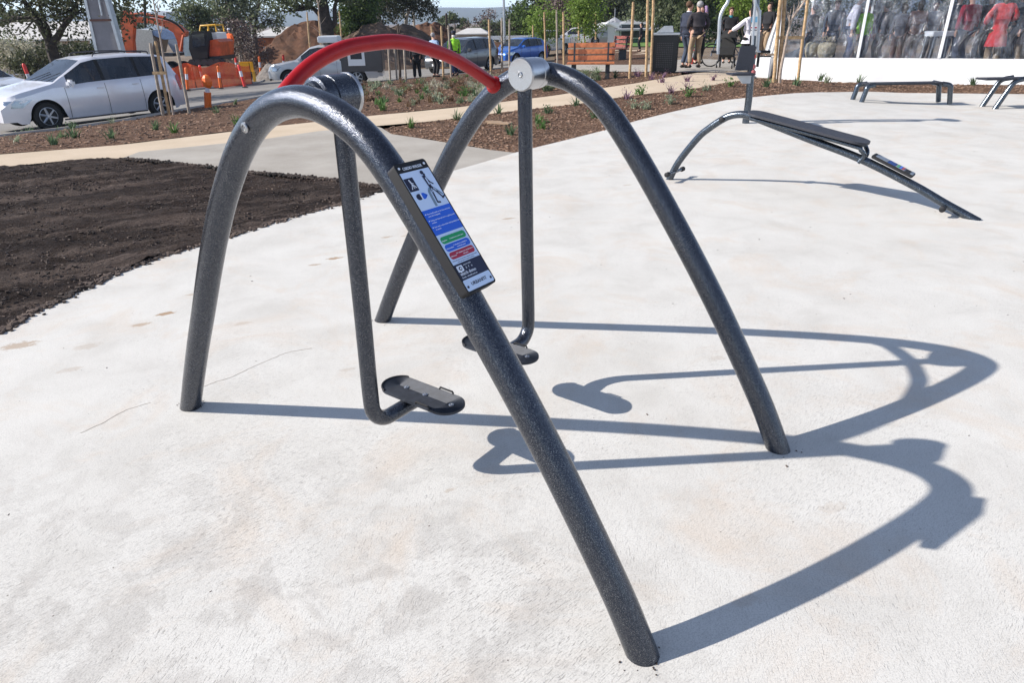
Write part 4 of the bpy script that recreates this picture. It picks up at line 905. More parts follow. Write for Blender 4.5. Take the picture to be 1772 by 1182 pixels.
BE=[(960,4,30,80,'dark'),(1000,0,34,78,'gum'),(1045,-6,36,92,'gum'),(1085,-8,40,92,'gumpale'),(1125,10,34,70,'gum'),(1170,4,34,62,'gumpale'),(1205,30,32,56,'gum'),(1245,10,34,60,'dark'),(1300,20,34,58,'gum'),(1350,0,34,62,'gum'),(1430,0,40,66,'gum'),(1530,0,40,66,'dark'),(1640,0,40,66,'gum'),(1740,0,40,66,'dark')]
LB=['dark eucalyptus at the left end of the tall tree row behind the reddish bare tree','eucalyptus behind the light green staked tree','eucalyptus behind the pale gabled shed','pale streaky eucalyptus behind the long grey roof','eucalyptus with a thick dark trunk behind the black bin','pale eucalyptus with thin white stems above the bin lid','eucalyptus behind the three standing people','dark eucalyptus above the bicycle and pram','eucalyptus behind the press machine bars','eucalyptus behind the marquee entrance','eucalyptus seen through the first clear marquee bay','dark eucalyptus seen through the second clear marquee bay','eucalyptus seen through the third clear marquee bay','dark eucalyptus at the far right behind the marquee']
for i,(px,py,hp,Y,mt) in enumerate(BE):
    b=gb(px,0,78,Y); sc_=Y/1165*1.108; u=lambda x: x*sc_; dl=(i in(1,2,3))
    cr=[(tp(b,px-12,22+py*.3),(u(26),u(20),u(24))),(tp(b,px+14,10),(u(28),u(22),u(22))),(tp(b,px,-30),(u(44),u(34),u(30))),(tp(b,px+6,26 if dl else 48),(u(24),u(20),u(13 if dl else 17)))]
    tr=[([(0,0,0),tp(b,px+2,40),tp(b,px+rr.uniform(-6,6),5),tp(b,px+rr.uniform(-10,10),-35)],.5 if i==4 else .22,.12),([tp(b,px+2,42),tp(b,px+rr.uniform(8,16),12),tp(b,px+rr.uniform(10,20),-20)],.13,.05)]
    tree('eucalyptus',LB[i],b,tr,cr,9500 if i<9 else 3200,.30,mt,'barkdark' if i in(0,4,7,9,11) else 'barkpale',seed=40+i,nclump=34,droop=1.0,group='tall eucalyptus row behind the park',hollow=.3)
simple('bush','lime green shrub between the press machine bars above the pram',1288,33,[(1285,12,.75,.65),(1272,8,.5,.5),(1303,16,.55,.6),(1290,-12,.9,.6)],'lime',n=3200,ls=.12,seed=60,base_py=95,r0=.05,nclump=30)
simple('bush','pale flowering shrub at the far left below the house eaves',42,38,[(30,98,1.5,.7),(46,92,1.0,.7),(15,90,.9,.6)],'blossom',n=2600,ls=.16,seed=61,base_py=118,r0=.08,nclump=26)
simple('bush','dark green hedge shrub behind the white minivan windscreen',90,37,[(75,104,1.6,.8),(110,92,1.1,.6),(60,112,1.2,.5)],'dark',n=3600,ls=.17,seed=62,base_py=122,r0=.08,nclump=26)
simple('bush','olive shrub at the left edge under the beige house wall',10,40,[(5,84,1.3,.8),(18,80,.8,.5)],'gum',n=1600,ls=.17,seed=63,base_py=110,r0=.08)
simple('bush','low dark shrub row seen before the beige house right half',150,38,[(140,93,1.6,.4),(170,92,1.3,.4)],'dark',n=1500,ls=.17,seed=64,base_py=108,r0=.05)
simple('gum_tree','distant dark tree at the far left behind the pale house roof',30,80,[(22,38,2.6,1.0),(45,36,2.2,1.0),(8,46,1.5,.8)],'gum',n=2600,ls=.35,seed=65,base_py=70,r0=.2)
simple('gum_tree','distant tree between the power pole and the orange excavator arm',212,62,[(210,46,1.6,1.3),(203,60,1.2,1.2),(220,30,1.3,.9)],'gumpale',n=2600,ls=.26,seed=66,base_py=80,r0=.15)
# ================================================================== PLANTS
PL={}
def tuft(seed,kind):
    rnd=random.Random(seed); mb=MB(); nb={'strap':26,'leafy':20,'wispy':18,'rosette':22}[kind]
    for i in range(nb):
        a=rnd.uniform(0,2*PI); l=rnd.uniform(.10,.20)*(1.25 if kind=='strap' else .9); lean=rnd.uniform(.15,1.0); w_=rnd.uniform(.007,.012)*(1.6 if kind=='rosette' else 1)
        o=Vector((rnd.gauss(0,.025),rnd.gauss(0,.025),0)); d=Vector((math.cos(a),math.sin(a),0)); sd=Vector((-d.y,d.x,0)); pts=[o+d*(l*lean*t**1.5)+Vector((0,0,l*(t-.35*lean*t*t))) for t in(0,.35,.7,1)]
        k=len(mb.v); 
        for j,p in enumerate(pts): wj=w_*(1,.95,.7,.1)[j]; mb.v+=[p+sd*wj,p-sd*wj]
        for j in range(3): mb.f.append((k+2*j,k+2*j+1,k+2*j+3,k+2*j+2))
    if kind=='leafy':
        for i in range(60): leafquad(mb,Vector((rnd.gauss(0,.06),rnd.gauss(0,.06),rnd.uniform(.03,.17))),rnd.uniform(.03,.055),rnd,.55)
    if kind=='wispy':
        for i in range(26): leafquad(mb,Vector((rnd.gauss(0,.07),rnd.gauss(0,.07),rnd.uniform(.05,.2))),.03,rnd,.4)
    return mb
protos={}
def plant(kind,mat,P,s,label,group,seed=0,flower=None):
    key=(kind,mat,seed%3)
    if key not in protos:
        o=tuft(seed%3+1,kind).build('bedding_plant',mat,smooth=False,clean=False); protos[key]=o
    else: o=protos[key].copy(); COL.objects.link(o)
    o.location=P; o.scale=(s,s,s); o.rotation_euler=(0,0,random.uniform(0,6)); tag(o,label,'plant',group); 
    for kk in list(o.keys()):
        if kk=='group' and not group: del o[kk]
    return o
gA='young plants in the mulch bed beyond the path'; gB='young plants in the mulch bed beside the plaza'; gC='young plants crowded behind the red bar'
ex=[((930,213),'strap','fresh','strappy bright green plant left of the swing arm in the near mulch'),((948,196),'leafy','sage','leafy green plant right of the hub above the near mulch'),((940,222),'leafy','fresh','large leafy green plant lowest right of the far swing arm'),((885,233),'strap','sage','grey-green strappy plant against the far swing arm lower left'),((862,196),'strap','sage','dark strappy plant left of the far swing arm near the path'),((790,206),'strap','sage','strappy plant at the left tip of the near mulch bed'),((712,221),'strap','fresh','strappy bright plant at the far left tip of the near mulch bed'),((1028,203),'leafy','sage','leafy plant just left of the far arch in the near mulch'),((998,182),'strap','sage','low strappy plant behind the far arch near the path'),((1095,186),'leafy','silverleaf','broad pale leafy plant right of the far arch'),((1108,163),'leafy','fresh','small upright plant at the cream path edge right of the far arch'),((1118,188),'leafy','silverleaf','second broad pale leafy plant right of the far arch'),((1160,178),'leafy','silverleaf','silvery plant midway along the narrow mulch strip'),((1192,166),'leafy','fresh','bright leafy plant in the narrow mulch strip'),((1222,156),'wispy','silverleaf','grey wispy plant in the narrow mulch strip'),((1262,149),'leafy','fresh','dark green plant left of the press machine post'),((1325,150),'strap','sage','blue-green tuft right of the press machine post'),((1375,147),'strap','sage','low tuft beside the leaning stake foot'),((1420,138),'strap','sage','dark tuft at the marquee skirt, left of two'),((1431,143),'strap','silverleaf','pale grassy tuft at the marquee skirt'),((1487,141),'strap','sage','dark tuft just above the low bench left end'),((1683,147),'strap','sage','tuft between the two low benches'),
((1065,134),'leafy','sage','green clump in the mulch below the orange bench right leg'),((1135,124),'leafy','sage','green clump at the foot of the black bin')]
for i,(p,kd,mt,lab) in enumerate(ex):
    P=at(*p); plant(kd,mt,P-Vector((0,0,.02)),1.0 if P.y<14 else 1.2,lab,gB,i)
ex2=[((92,250),'strap','sage','blue-green tuft lowest in the left bed nearest the minivan'),((130,238),'strap','sage','small tuft second from left in the left bed'),((110,237),'wispy','sage','faint tuft behind the front wheel of the minivan'),((125,222),'leafy','sage','larger bushy plant beside the minivan front wheel'),((192,240),'strap','sage','dark tuft below the minivan middle'),((195,212),'wispy','silverleaf','wispy plant against the minivan sill'),((270,224),'strap','sage','tuft below the minivan rear wheel, left of two'),((303,229),'strap','fresh','tuft below the minivan rear wheel, right of two'),((375,195),'strap','sage','tuft right of the orange marker'),((408,180),'strap','sage','small tuft just left of the near arch top'),((410,215),'strap','fresh','tuft close to the near arch shoulder bolt'),((53,229),'wispy','sage','faint wispy tuft near the kerb at far left'),((30,246),'wispy','silverleaf','pale wispy tuft at the far left of the bed')]
for i,(p,kd,mt,lab) in enumerate(ex2): plant(kd,mt,at(*p)-Vector((0,0,.02)),1.1,lab,gA,i)
rnd=random.Random(9)
polyC=[(625,146),(838,129),(990,124),(1040,126),(1040,140),(960,158),(800,178),(640,195),(632,170)]
n=0
while n<225:
    x=rnd.uniform(620,1040); y=rnd.uniform(124,196)
    if not inside((x,y),polyC): continue
    if y>162 and rnd.random()<.72: continue
    m_=rnd.choice(['sage','rust','blossom','silverleaf','silverleaf','rust','gumpale','fresh']); plant(rnd.choice(['leafy','wispy','rosette','strap','leafy']),m_,at(x,y)-Vector((0,0,.02)),rnd.uniform(.8,1.5),'small young bedding plant in the crowded planting behind the red bar',gC,n); n+=1
for i,(x,y) in enumerate([(1190,140),(1188,155),(1083,170),(1235,138),(1160,160),(1147,142),(1105,132),(1128,137),(1100,130),(1150,133)]):
    plant('wispy','purple',at(x,y)-Vector((0,0,.01)),1.15,'small wiry purple flowering plant at the cream path edge','purple flowering plants along the cream path',i)
# small flat rock / bark piece
P=at(865,214); mb=MB(); mb.box((0,0,.01),(.42,.16,.03),rot=Matrix.Rotation(-.5,3,'Z'),bev=.008); mb.box((-.1,.16,.015),(.3,.1,.03),rot=Matrix.Rotation(-.3,3,'Z'),bev=.008); o=mb.build('bark_slab','tan'); o.location=P; tag(o,'pale slab of bark lying on the mulch left of the far swing arm','bark slab')
# ================================================================== BUILDINGS
def hou(name,label,Y,wall,roof,eave,mat,rmat,depth=9,ov=.4,hipped=True,cat='house',wins=(),gable=None):
    # wall: (px0,px1,pybase), eave py, roof ridge (px0,px1,py)
    a=atY(wall[0],eave,Y); b=atY(wall[1],eave,Y); z0=terr((a.x+b.x)/2,Y)-.2; c=Vector(((a.x+b.x)/2,Y,z0)); t=thing(name,label,cat,c); W_=(b.x-a.x); H_=a.z-z0
    mb=MB(); mb.box((0,depth/2,H_/2),(W_,depth,H_)); mb.build('wall',mat,t,smooth=False)
    r0=atY(roof[0],roof[2],Y+depth/2)-c; r1=atY(roof[1],roof[2],Y+depth/2)-c; zr=r0.z; x0,x1=-W_/2-ov,W_/2+ov
    mb=MB(); v=[(x0,-ov,H_),(x1,-ov,H_),(x1,depth+ov,H_),(x0,depth+ov,H_),(r0.x,depth/2,zr),(r1.x,depth/2,zr),(x0,-ov,H_-.14),(x1,-ov,H_-.14),(x1,depth+ov,H_-.14),(x0,depth+ov,H_-.14)]
    mb.add(v,[(0,1,5,4),(2,3,4,5),(1,2,5),(3,0,4),(6,7,1,0),(7,8,2,1),(8,9,3,2),(9,6,0,3),(9,8,7,6)]); mb.build('roof',rmat,t,smooth=False)
    for (u,wd,z_,hh) in wins:
        mb=MB(); mb.box((u*W_,-.02,z_),(wd,.06,hh)); f=mb.build('window','whitep',t); mb=MB(); mb.box((u*W_,-.055,z_),(wd-.12,.02,hh-.12)); mb.build('pane','glass',f)
    return t
hou('house','beige house with a pale hipped roof behind the large forked tree',52,(-40,166,108),(20,158,38),69,'cream_wall','roofpale',8,.5,wins=[(.22,1.4,1.2,1.1),(-.2,1.2,1.2,1.1)])
hou('house','orange brick house with a pale roof half hidden by the large dirt mound',74,(437,560,80),(478,545,46),62,'brick','roofpale',8,.4,wins=[(-.3,1,1.3,1)])
hou('house','distant house with a low pale roof above the person in the lime vest',100,(790,842,64),(808,832,48),58,'cream_wall','roofpale',8,.3)
hou('house','long dark green house with a grey roof behind the black bin',66,(1074,1190,74),(1090,1200,32),50,'greenwall','roofgrey',9,.5,wins=[(-.3,2.4,1.1,1.2),(.1,1.2,1.4,1.0)])
# gabled shed
Y=66; a=atY(1033,52,Y); b=atY(1071,52,Y); c=Vector(((a.x+b.x)/2,Y,terr((a.x+b.x)/2,Y)-.2)); t=thing('shed','pale weatherboard shed with a white edged gable behind the benches','shed',c); W_=b.x-a.x; H_=a.z-c.z; pk=atY(1051,42,Y).z-c.z
mb=MB(); mb.prism([(-W_/2,0),(W_/2,0),(W_/2,H_),(0,pk),(-W_/2,H_)],(0,0,0),(1,0,0),(0,0,1),(0,1,0),5); mb.build('wall','weather',t,smooth=False)
mb=MB()
for s_ in(-1,1): mb.add([(0,-.3,pk+.02),(s_*(W_/2+.25),-.3,H_-.05),(s_*(W_/2+.25),5.3,H_-.05),(0,5.3,pk+.02),(0,-.3,pk+.17),(s_*(W_/2+.25),-.3,H_+.10),(s_*(W_/2+.25),5.3,H_+.10),(0,5.3,pk+.17)],[(0,1,2,3),(4,5,6,7),(0,1,5,4),(1,2,6,5),(2,3,7,6)])
mb.build('roof','whitep',t,smooth=False); mb=MB(); mb.box((.5,-.04,1.0),(1.0,.06,2.0)); mb.build('door','whitep',t)
# turret
c=atY(1063,45,84); z=terr(c.x,84); c.z=z; tip=atY(1063,29,84).z-z; ev=atY(1063,42,84).z-z
t=thing('turret','small pointed grey turret roof behind the gabled shed','turret',c); mb=MB(); mb.lathe([(1.1,0),(1.1,ev)],(0,0,0),(0,0,1),8); mb.build('wall','weather',t,smooth=False); mb=MB(); mb.lathe([(1.5,ev),(.05,tip)],(0,0,0),(0,0,1),8); rf=mb.build('roof','roofgrey',t,smooth=False); mb=MB(); mb.cyl((0,0,tip-.1),(0,0,tip+.9),.05,6); mb.build('spire','galv',rf)
# long white fence far behind the blue car
a=atY(845,63,72); b=atY(1000,60,72); c=Vector((a.x,72,terr(a.x,72)))
t=thing('boundary_fence','long low white fence far behind the blue hatchback','fence',c)
for i in range(9):
    x=(b.x-a.x)*i/8; mb=MB(); mb.box((x,0,(a.z-c.z)/2),(.12,.12,a.z-c.z+.15)); mb.build('post','whitep',t)
mb=MB(); mb.box(((b.x-a.x)/2,-.08,a.z-c.z-.1),(b.x-a.x,.05,.35)); mb.build('rail','whitep',t)
# ================================================================== MARQUEE
F0=at(1322,134); F0=atS(1340,133,59.5); F1=atS(1772,143,68); F0.z=F1.z=0
dv=(F1-F0); dv.z=0; dv.normalize(); nb=Vector((-dv.y,dv.x,0))
def onwall(px,py,off=0):
    d=ray(px,py); o=F0+nb*off; t=(o-CAM).dot(nb)/d.dot(nb); return CAM+d*t
def wl(px,py,off=0): 
    P=onwall(px,py,off)-F0; return P.dot(dv),P.z
zfl=wl(1560,100)[1]; FLOOR=zfl
mq=thing('marquee','large white marquee with clear plastic walls and a white skirt on a raised floor','marquee',(F0.x,F0.y,0),math.atan2(dv.y,dv.x))
LM=14; DM=9; HT=3.1
gz=-.06
# skirt with folds
def skirt(x0,x1,y,nx,seed,ax='x'):
    vs=[];n=nx
    for i in range(n+1):
        u=x0+(x1-x0)*i/n
        for j in range(6):
            v=j/5; z=gz+(zfl-gz)*v; wv=.05*noise.noise(Vector((u*1.3,z*2,seed)))+(.10*(1-v)**2)*(.5+noise.noise(Vector((u*.8,0,seed+4))))
            vs.append((u,y-wv,z) if ax=='x' else (y-wv,u,z))
    return vs,[(i*6+j,(i+1)*6+j,(i+1)*6+j+1,i*6+j+1) for i in range(n) for j in range(5)]
mb=MB(); mb.add(*skirt(-.02,LM,-.03,90,1)); mb.build('skirt','white',mq)
mb=MB(); mb.add(*skirt(-.0,DM,-.03,30,2,'y')); mb.build('skirt','white',mq)
mb=MB(); mb.box((LM/2,DM/2,zfl-.27),(LM-.15,DM-.15,.06)); mb.build('floor_deck',flat('brown_deck',(.10,.085,.075),.8),mq)
xa=wl(1342,60)[0]; xb=wl(1484.5,98)[0]; xc_=wl(1625,100)[0]; step=xc_-xb
px_=[.0,xb,xc_,xc_+step,xc_+2*step,xc_+3*step]
for x in px_:
    if x>LM: continue
    for y in(0,DM):
        mb=MB(); mb.box((x,y,(zfl+HT)/2),(.075 if x else .06,.08,HT-zfl),bev=.01); mb.build('post','whitep',mq)
for i in range(len(px_)-1):
    for y in(.01,DM-.01):
        x0,x1=px_[i]+.02,min(LM,px_[i+1]-.02); vs=[];nx,nz=16,12
        if x1<x0: continue
        for a in range(nx+1):
            for b_ in range(nz+1):
                u=x0+(x1-x0)*a/nx; z=zfl+.005+(HT-zfl)*b_/nz; vs.append((u,y+.035*noise.noise(Vector((u*1.1+y,z*.7,4+i)))+.012*noise.noise(Vector((u*4,z*2,i))),z))
        mb=MB(); mb.add(vs,[(a*(nz+1)+b_,(a+1)*(nz+1)+b_,(a+1)*(nz+1)+b_+1,a*(nz+1)+b_+1) for a in range(nx) for b_ in range(nz)]); mb.build('clear_wall','clear',mq,clean=False)
mb=MB(); mb.add([(-.2,-.2,HT),(LM,-.2,HT),(LM,DM/2,HT+1.7),(-.2,DM/2,HT+1.7),(LM,DM+.2,HT),(-.2,DM+.2,HT)],[(0,1,2,3),(3,2,4,5)]); mb.build('roof','white',mq,smooth=False)
mb=MB(); mb.box((LM/2,-.05,HT-.1),(LM,.06,.3)); mb.build('valance','white',mq)
for j in range(1): # tied back entrance drape
    vs=[];
    for i in range(9):
        for k_ in range(8):
            v=k_/7; z=HT-(HT-zfl-.1)*v; wdt=.30*(1-.85*math.sin(PI*min(1,v*1.15)*.9)**2)+.04; vs.append((-.05-.30*v**2*.6+wdt*(i/8-.5),.12+.04*math.sin(i*2.4),z))
    mb=MB(); mb.add(vs,[(i*8+k_,(i+1)*8+k_,(i+1)*8+k_+1,i*8+k_+1) for i in range(8) for k_ in range(7)]); mb.build('entrance_drape','white',mq)
# entrance box
P=onwall(1322,133,.6); x0=wl(1309,110,.3)[0]; x1=wl(1336,110,.3)[0]
e=thing('entrance_step','white fabric covered entrance step at the left corner of the marquee','step',F0+dv*((x0+x1)/2)+nb*.5,math.atan2(dv.y,dv.x))
mb=MB(); mb.box((0,0,zfl*.5),((x1-x0),1.0,zfl),bev=.03); mb.build('cover','white',e); mb=MB(); mb.box((0,-.35,zfl+.02),((x1-x0)*.8,.25,.03)); mb.build('tread_strip','rubber',e)
def mql(px,off,low=True): # place inside marquee at wall column px
    P=onwall(px,100,off); q=P-F0
    d=ray(px,100); t=(F0+nb*off-CAM).dot(nb)/d.dot(nb); P=CAM+d*t; return Vector((P.x,P.y,zfl-.24 if low else zfl-.02))
def bale(px,off,label,w):
    P=mql(px,off,False); o=thing('straw_basket',label,'straw basket',P); rnd=random.Random(px); mb=MB(); mb.lathe([(.17*w,0),(.24*w,.12),(.25*w,.28),(.22*w,.36),(.1*w,.40)],(0,0,0),(0,0,1),14); mb.build('body','straw',o,smooth=False)
    s_=MB()
    for i in range(160): leafquad(s_,Vector((rnd.gauss(0,.1),rnd.gauss(0,.1),rnd.uniform(.3,.55)))*w,.09*w,rnd,.2)
    s_.build('straw','straw',o,smooth=False,clean=False)
bale(1428,.45,'round pale straw basket on the floor inside the first marquee bay',1.0); bale(1402,.6,'smaller pale straw basket left of the round one inside the marquee',.75)
P=mql(1620,.7,False); t=thing('folding_table','white topped table inside the second marquee bay before the slanting post','table',P); mb=MB(); mb.box((0,0,.6),(.75,.5,.12),bev=.01); mb.build('table_top','whitep',t)
for dx in(-.32,.32):
    for dy in(-.2,.2): mb=MB(); mb.cyl((dx,dy,0),(dx*.9,dy,.56),.018,6); mb.build('leg','galv',t)
# ================================================================== PEOPLE
def skinmesh(nodes,edges,root,sub=2):
    me=bpy.data.meshes.new('tmp'); me.from_pydata([tuple(n_[0]) for n_ in nodes],edges,[]); ob=bpy.data.objects.new('tmp',me); COL.objects.link(ob)
    ob.modifiers.new('s','SKIN'); ob.modifiers['s'].use_smooth_shade=True
    for i,n_ in enumerate(nodes):
        sv=me.skin_vertices[0].data[i]; r=n_[1]; sv.radius=(r,r) if not isinstance(r,tuple) else r; sv.use_root=(i==root)
    ob.modifiers.new('d','SUBSURF').levels=sub
    bpy.context.view_layer.update(); m2=bpy.data.meshes.new_from_object(ob.evaluated_get(bpy.context.evaluated_depsgraph_get())); COL.objects.unlink(ob); bpy.data.objects.remove(ob)
    return m2
class SK:
    def __init__(s): s.n=[];s.e=[]
    def a(s,p,r,par=None):
        s.n.append((Vector(p),r)); 
        if par is not None: s.e.append((par,len(s.n)-1))
        return len(s.n)-1
def ik(a,b,l1,l2,pole):
    d=b-a; L_=min(d.length,(l1+l2)*.999); d.normalize(); x=(l1*l1-l2*l2+L_*L_)/(2*L_); h_=math.sqrt(max(0,l1*l1-x*x)); pole=(pole-d*pole.dot(d)).normalized(); return a+d*x+pole*h_, a+d*L_
def person(label,P,yaw,H=1.72,top='navy',bottom='black',hair='hairdark',hands=None,stance=.10,stride=0,skirt=None,coat=False,vest=None,lean=0,female=False,shoe='shoe',collar=None,turn=0,group=None,hat=None,lhem=None,bend=0,sk_='skin'):
    # local: +y faces forward, x to the person's left(-)/right(+)
    k=H/1.75; t=thing('person',label,'person',P,yaw,group); V=lambda x,y,z: Vector((x*k,y*k+lean*z*k+bend*max(0,z-.95)**1.3*k,z*k-bend*.25*max(0,z-.95)*k)); sw=.185 if female else .215
    hp=[V(-.09,0,.93),V(.09,0,.93)]; ft=[V(-stance,-stride,.09),V(stance,stride,.09)]; knee=[]
    for i in(0,1): kn,f_=ik(hp[i],ft[i],.44*k,.44*k,Vector((0,1,0))); knee.append(kn); ft[i]=f_
    sh=[V(-sw,0,1.43),V(sw,0,1.43)]; hd=hands or [(-.25,.04,.82),(.25,.04,.82)]; el=[];wr=[]
    for i in(0,1): e_,w_2=ik(sh[i],V(*hd[i]) if len(hd[i])==3 else Vector(hd[i][:3]),.30*k,.27*k,Vector(((-1,1)[i]*.5,-1,-.2))); el.append(e_); wr.append(w_2)
    def build(kind):
        S_=SK(); g_=0 if kind=='body' else (.034 if coat else .024)*k
        pel=S_.a(V(0,0,.98),.115*k+g_)
        if kind!='legs':
            w1=S_.a(V(0,0,1.10),(.105 if female else .122)*k+g_,pel); ch=S_.a(V(0,.005,1.29),.138*k+g_,w1); nk0=S_.a(V(0,0,1.44 if kind=='body' else 1.455),(.078*k if kind=='body' else .094*k),ch)
            if kind=='top': S_.a(V(0,.004,1.495),.066*k,nk0)
            if kind=='body':
                nk=S_.a(V(0,.005,1.50),.052*k,nk0); jw=S_.a(V(turn*.01,.03,1.56),.066*k,nk); md=S_.a(V(turn*.01,.015,1.635),.086*k,jw); tp_=S_.a(V(turn*.01,.0,1.69),.068*k,md)
                ns=S_.a(V(turn*.03,.118,1.61),.013*k,md)
            for i in(0,1):
                s0=S_.a(sh[i]-V(0,0,0)*0+Vector((0,0,-.02*k)),.055*k+g_,ch if kind=='body' else ch); e_=S_.a(el[i],.041*k+g_,s0)
                if kind=='body':
                    w_3=S_.a(wr[i],.027*k,e_); d=(wr[i]-el[i]).normalized(); pm_=S_.a(wr[i]+d*.05*k,.033*k,w_3); sd=Vector((0,1,0))-d*d.y; sd.normalize()
                    for j,(o_,l_) in enumerate(((-.024,.075),(-.008,.088),(.008,.083),(.024,.066))):
                        f1=S_.a(wr[i]+d*.095*k+sd*o_*k,.0095*k,pm_); S_.a(wr[i]+d*(.095+l_*.55)*k+sd*o_*k+Vector(((1,-1)[i]*.012*k,0,0)),.008*k,f1)
                    th=S_.a(wr[i]+d*.06*k+sd*.045*k,.011*k,pm_); S_.a(wr[i]+d*.095*k+sd*.06*k,.009*k,th)
                else: S_.a(el[i].lerp(wr[i],.93),.033*k+g_,e_)
        if kind!='top':
            for i in(0,1):
                th=S_.a(hp[i]+Vector((0,0,-.06*k)),.088*k+g_,pel); kn=S_.a(knee[i],.058*k+g_,th); 
                if kind=='body': an=S_.a(ft[i],.038*k,kn); toe=S_.a(ft[i]+V(0,.13,0)*1-Vector((0,0,.045*k))-Vector((0,lean*0,0)),.032*k,an)
                else: S_.a(ft[i]+Vector((0,0,.02*k)),.046*k+g_,kn)
        else:
            S_.a(V(0,0,.78 if coat else .92),(.15 if coat else .125)*k+g_,pel)
        m_=skinmesh(S_.n,S_.e,0,1)
        for v in m_.vertices:
            if v.co.z>.8*k and abs(v.co.x)<.2*k and kind!='legs' and v.co.z<1.47*k: v.co.y*=.82; v.co.x*=1.2
        return m_
    def put(name,me,mat,par=t):
        me.materials.clear(); me.materials.append(mat); o=bpy.data.objects.new(name,me); COL.objects.link(o); o.parent=par
        for p in me.polygons: p.use_smooth=True
        return o
    body=put('body',build('body'),M[sk_]); put('shirt' if not coat else 'coat',build('top'),cloth(top,C[top])); put('trousers',build('legs'),cloth(bottom,C[bottom]))
    hc=V(turn*.01,-.012,1.652); mb=MB(); mb.ball(hc+Vector((0,-.012*k,.018*k)),(.092*k,.098*k,.092*k),14,9)
    vs=[v for v in mb.v]; 
    for v in mb.v:
        rel=v-hc
        if rel.y>.03*k and rel.z<.05*k: v.y=hc.y+.03*k
        if female and rel.y<.02*k and rel.z<-.02*k: v.z-=.12*k*min(1,(-rel.z)/(.07*k))
    mb.build('hair',cloth('h'+hair,C[hair]),t)
    if hat: mb=MB(); mb.lathe([(.10*k,0),(.098*k,.06*k),(.06*k,.10*k),(.0,.105*k)],hc+Vector((0,0,.04*k)),(0,0,1),14); mb.box(hc+Vector((0,.11*k,.045*k)),(.13*k,.09*k,.012*k)); mb.build('cap',cloth(hat,C[hat]),t)
    mb=MB(); 
    for s_ in(-1,1): mb.ball(V(turn*.01+s_*.032,.098,1.645),.011*k,8,6)
    mb.build('eyes',M['rubber'],t); mb=MB(); mb.box(V(turn*.02,.098,1.567),(.045*k,.012*k,.009*k)); mb.build('mouth',cloth('lips',(.4,.12,.1)),t)
    for i in(0,1):
        mb=MB(); f_=ft[i]; mb.box((f_.x,f_.y+.055*k,.042*k),(.09*k,.27*k,.075*k),bev=.028*k); mb.build('shoe',cloth(shoe,C[shoe]),t)
    if skirt:
        mb=MB(); lz=skirt[1]*k; mb.lathe([(.155*k,.99*k),(.19*k,.85*k),(.24*k,lz)],(0,lean*.8*k,0),(0,0,1),18); mb.build('skirt',cloth(skirt[0],C[skirt[0]]),t)
    if vest: 
        mb=MB(); mb.lathe([(.165*k,1.0*k),(.17*k,1.2*k),(.175*k,1.34*k),(.11*k,1.45*k)],(0,0,0),(0,0,1),18); mb.build('vest',cloth(vest,C[vest]),t)
    if collar: mb=MB(); mb.lathe([(.078*k,1.43*k),(.066*k,1.50*k)],(0,0.005,0),(0,0,1),14); mb.build('collar',cloth(collar,C[collar]),t)
    return t
def pat(px,feet,head,H=1.72):   # ground point from feet pixel with scale from heights
    s=(feet-head)/H*.985; P=atS(px,feet,s); return P
FACE_CAM=PI
P=pat(1184,117,12,1.80); person('man in a navy suit with white collar standing left of the man in tan trousers',P,R(-60),1.80,'navy','slate','hairbrown',collar='white',stance=.09,turn=1)
P=pat(1201,117,12,1.78); person('grey-haired man seen from behind in a dark jumper and tan trousers',P,R(5),1.78,'char','tan','hairgrey',stance=.14,hands=[(-.2,.2,1.05),(.26,.22,1.02)])
P=pat(1214,112,16,1.68); P.y+=.6; person('woman in purple holding her hand to her face behind the man in the dark jumper',P,R(195),1.66,'purple','black','hairbrown',female=True,hands=[(-.1,.16,1.5),(.24,.1,1.0)])
P=pat(1262,110,20,1.75); P.y+=.4; person('man in a dark jacket with teal shirt facing the camera behind the pram',P,R(170),1.75,'black','black','hairbrown',hands=[(-.2,.25,1.0),(.2,.25,1.0)],collar='teal')
P=pat(1290,119,20,1.74); person('woman in a pale lilac jacket from behind, arm stretched out to push the pram',P,R(25),1.72,'white','black','hairdark',female=True,coat=True,hands=[(-.42,.36,1.10),(.2,.2,1.0)],stance=.1,skirt=('white',.74))
P=atS(1322,98,50); P.z=zfl-.24; person('person in black with tan trousers standing in the marquee entrance',P,R(120),1.74,'black','tan','hairdark')
P=pat(723,137.5,73,1.76); person('person dressed all in black standing behind the red bar',P,R(10),1.76,'black','black','hairdark',stance=.13,coat=True)
P=pat(754,133,62,1.72); person('person in a light blue shirt between two stakes behind the red bar',P,R(-40),1.72,'blue','black','hairgrey')
P=pat(788,131,64,1.70); person('white-haired person in a dark purple coat and jeans behind the red bar',P,R(30),1.70,'char','jeans','hairwhite',coat=True)
P.z=terr(P.x,P.y); P.z=terr(P.x,P.y); person('worker in a lime high-visibility shirt and dark cap before the dark grey wagon',P,R(20),1.78,'hivis','black','hairdark',hat='navy',vest='hivis')
P=atS(404,98,25); P.y=50; q=atY(404,98,50); person('worker in an orange top and dark trousers standing on the spoil heap',q,R(160),1.75,'orange','navy','hairdark',hat='white')
P=atY(1108,78,48); P.z=terr(P.x,P.y); person('small distant person in dark clothes on the lawn left of the black bin',P,R(70),1.7,'black','black','hairdark')
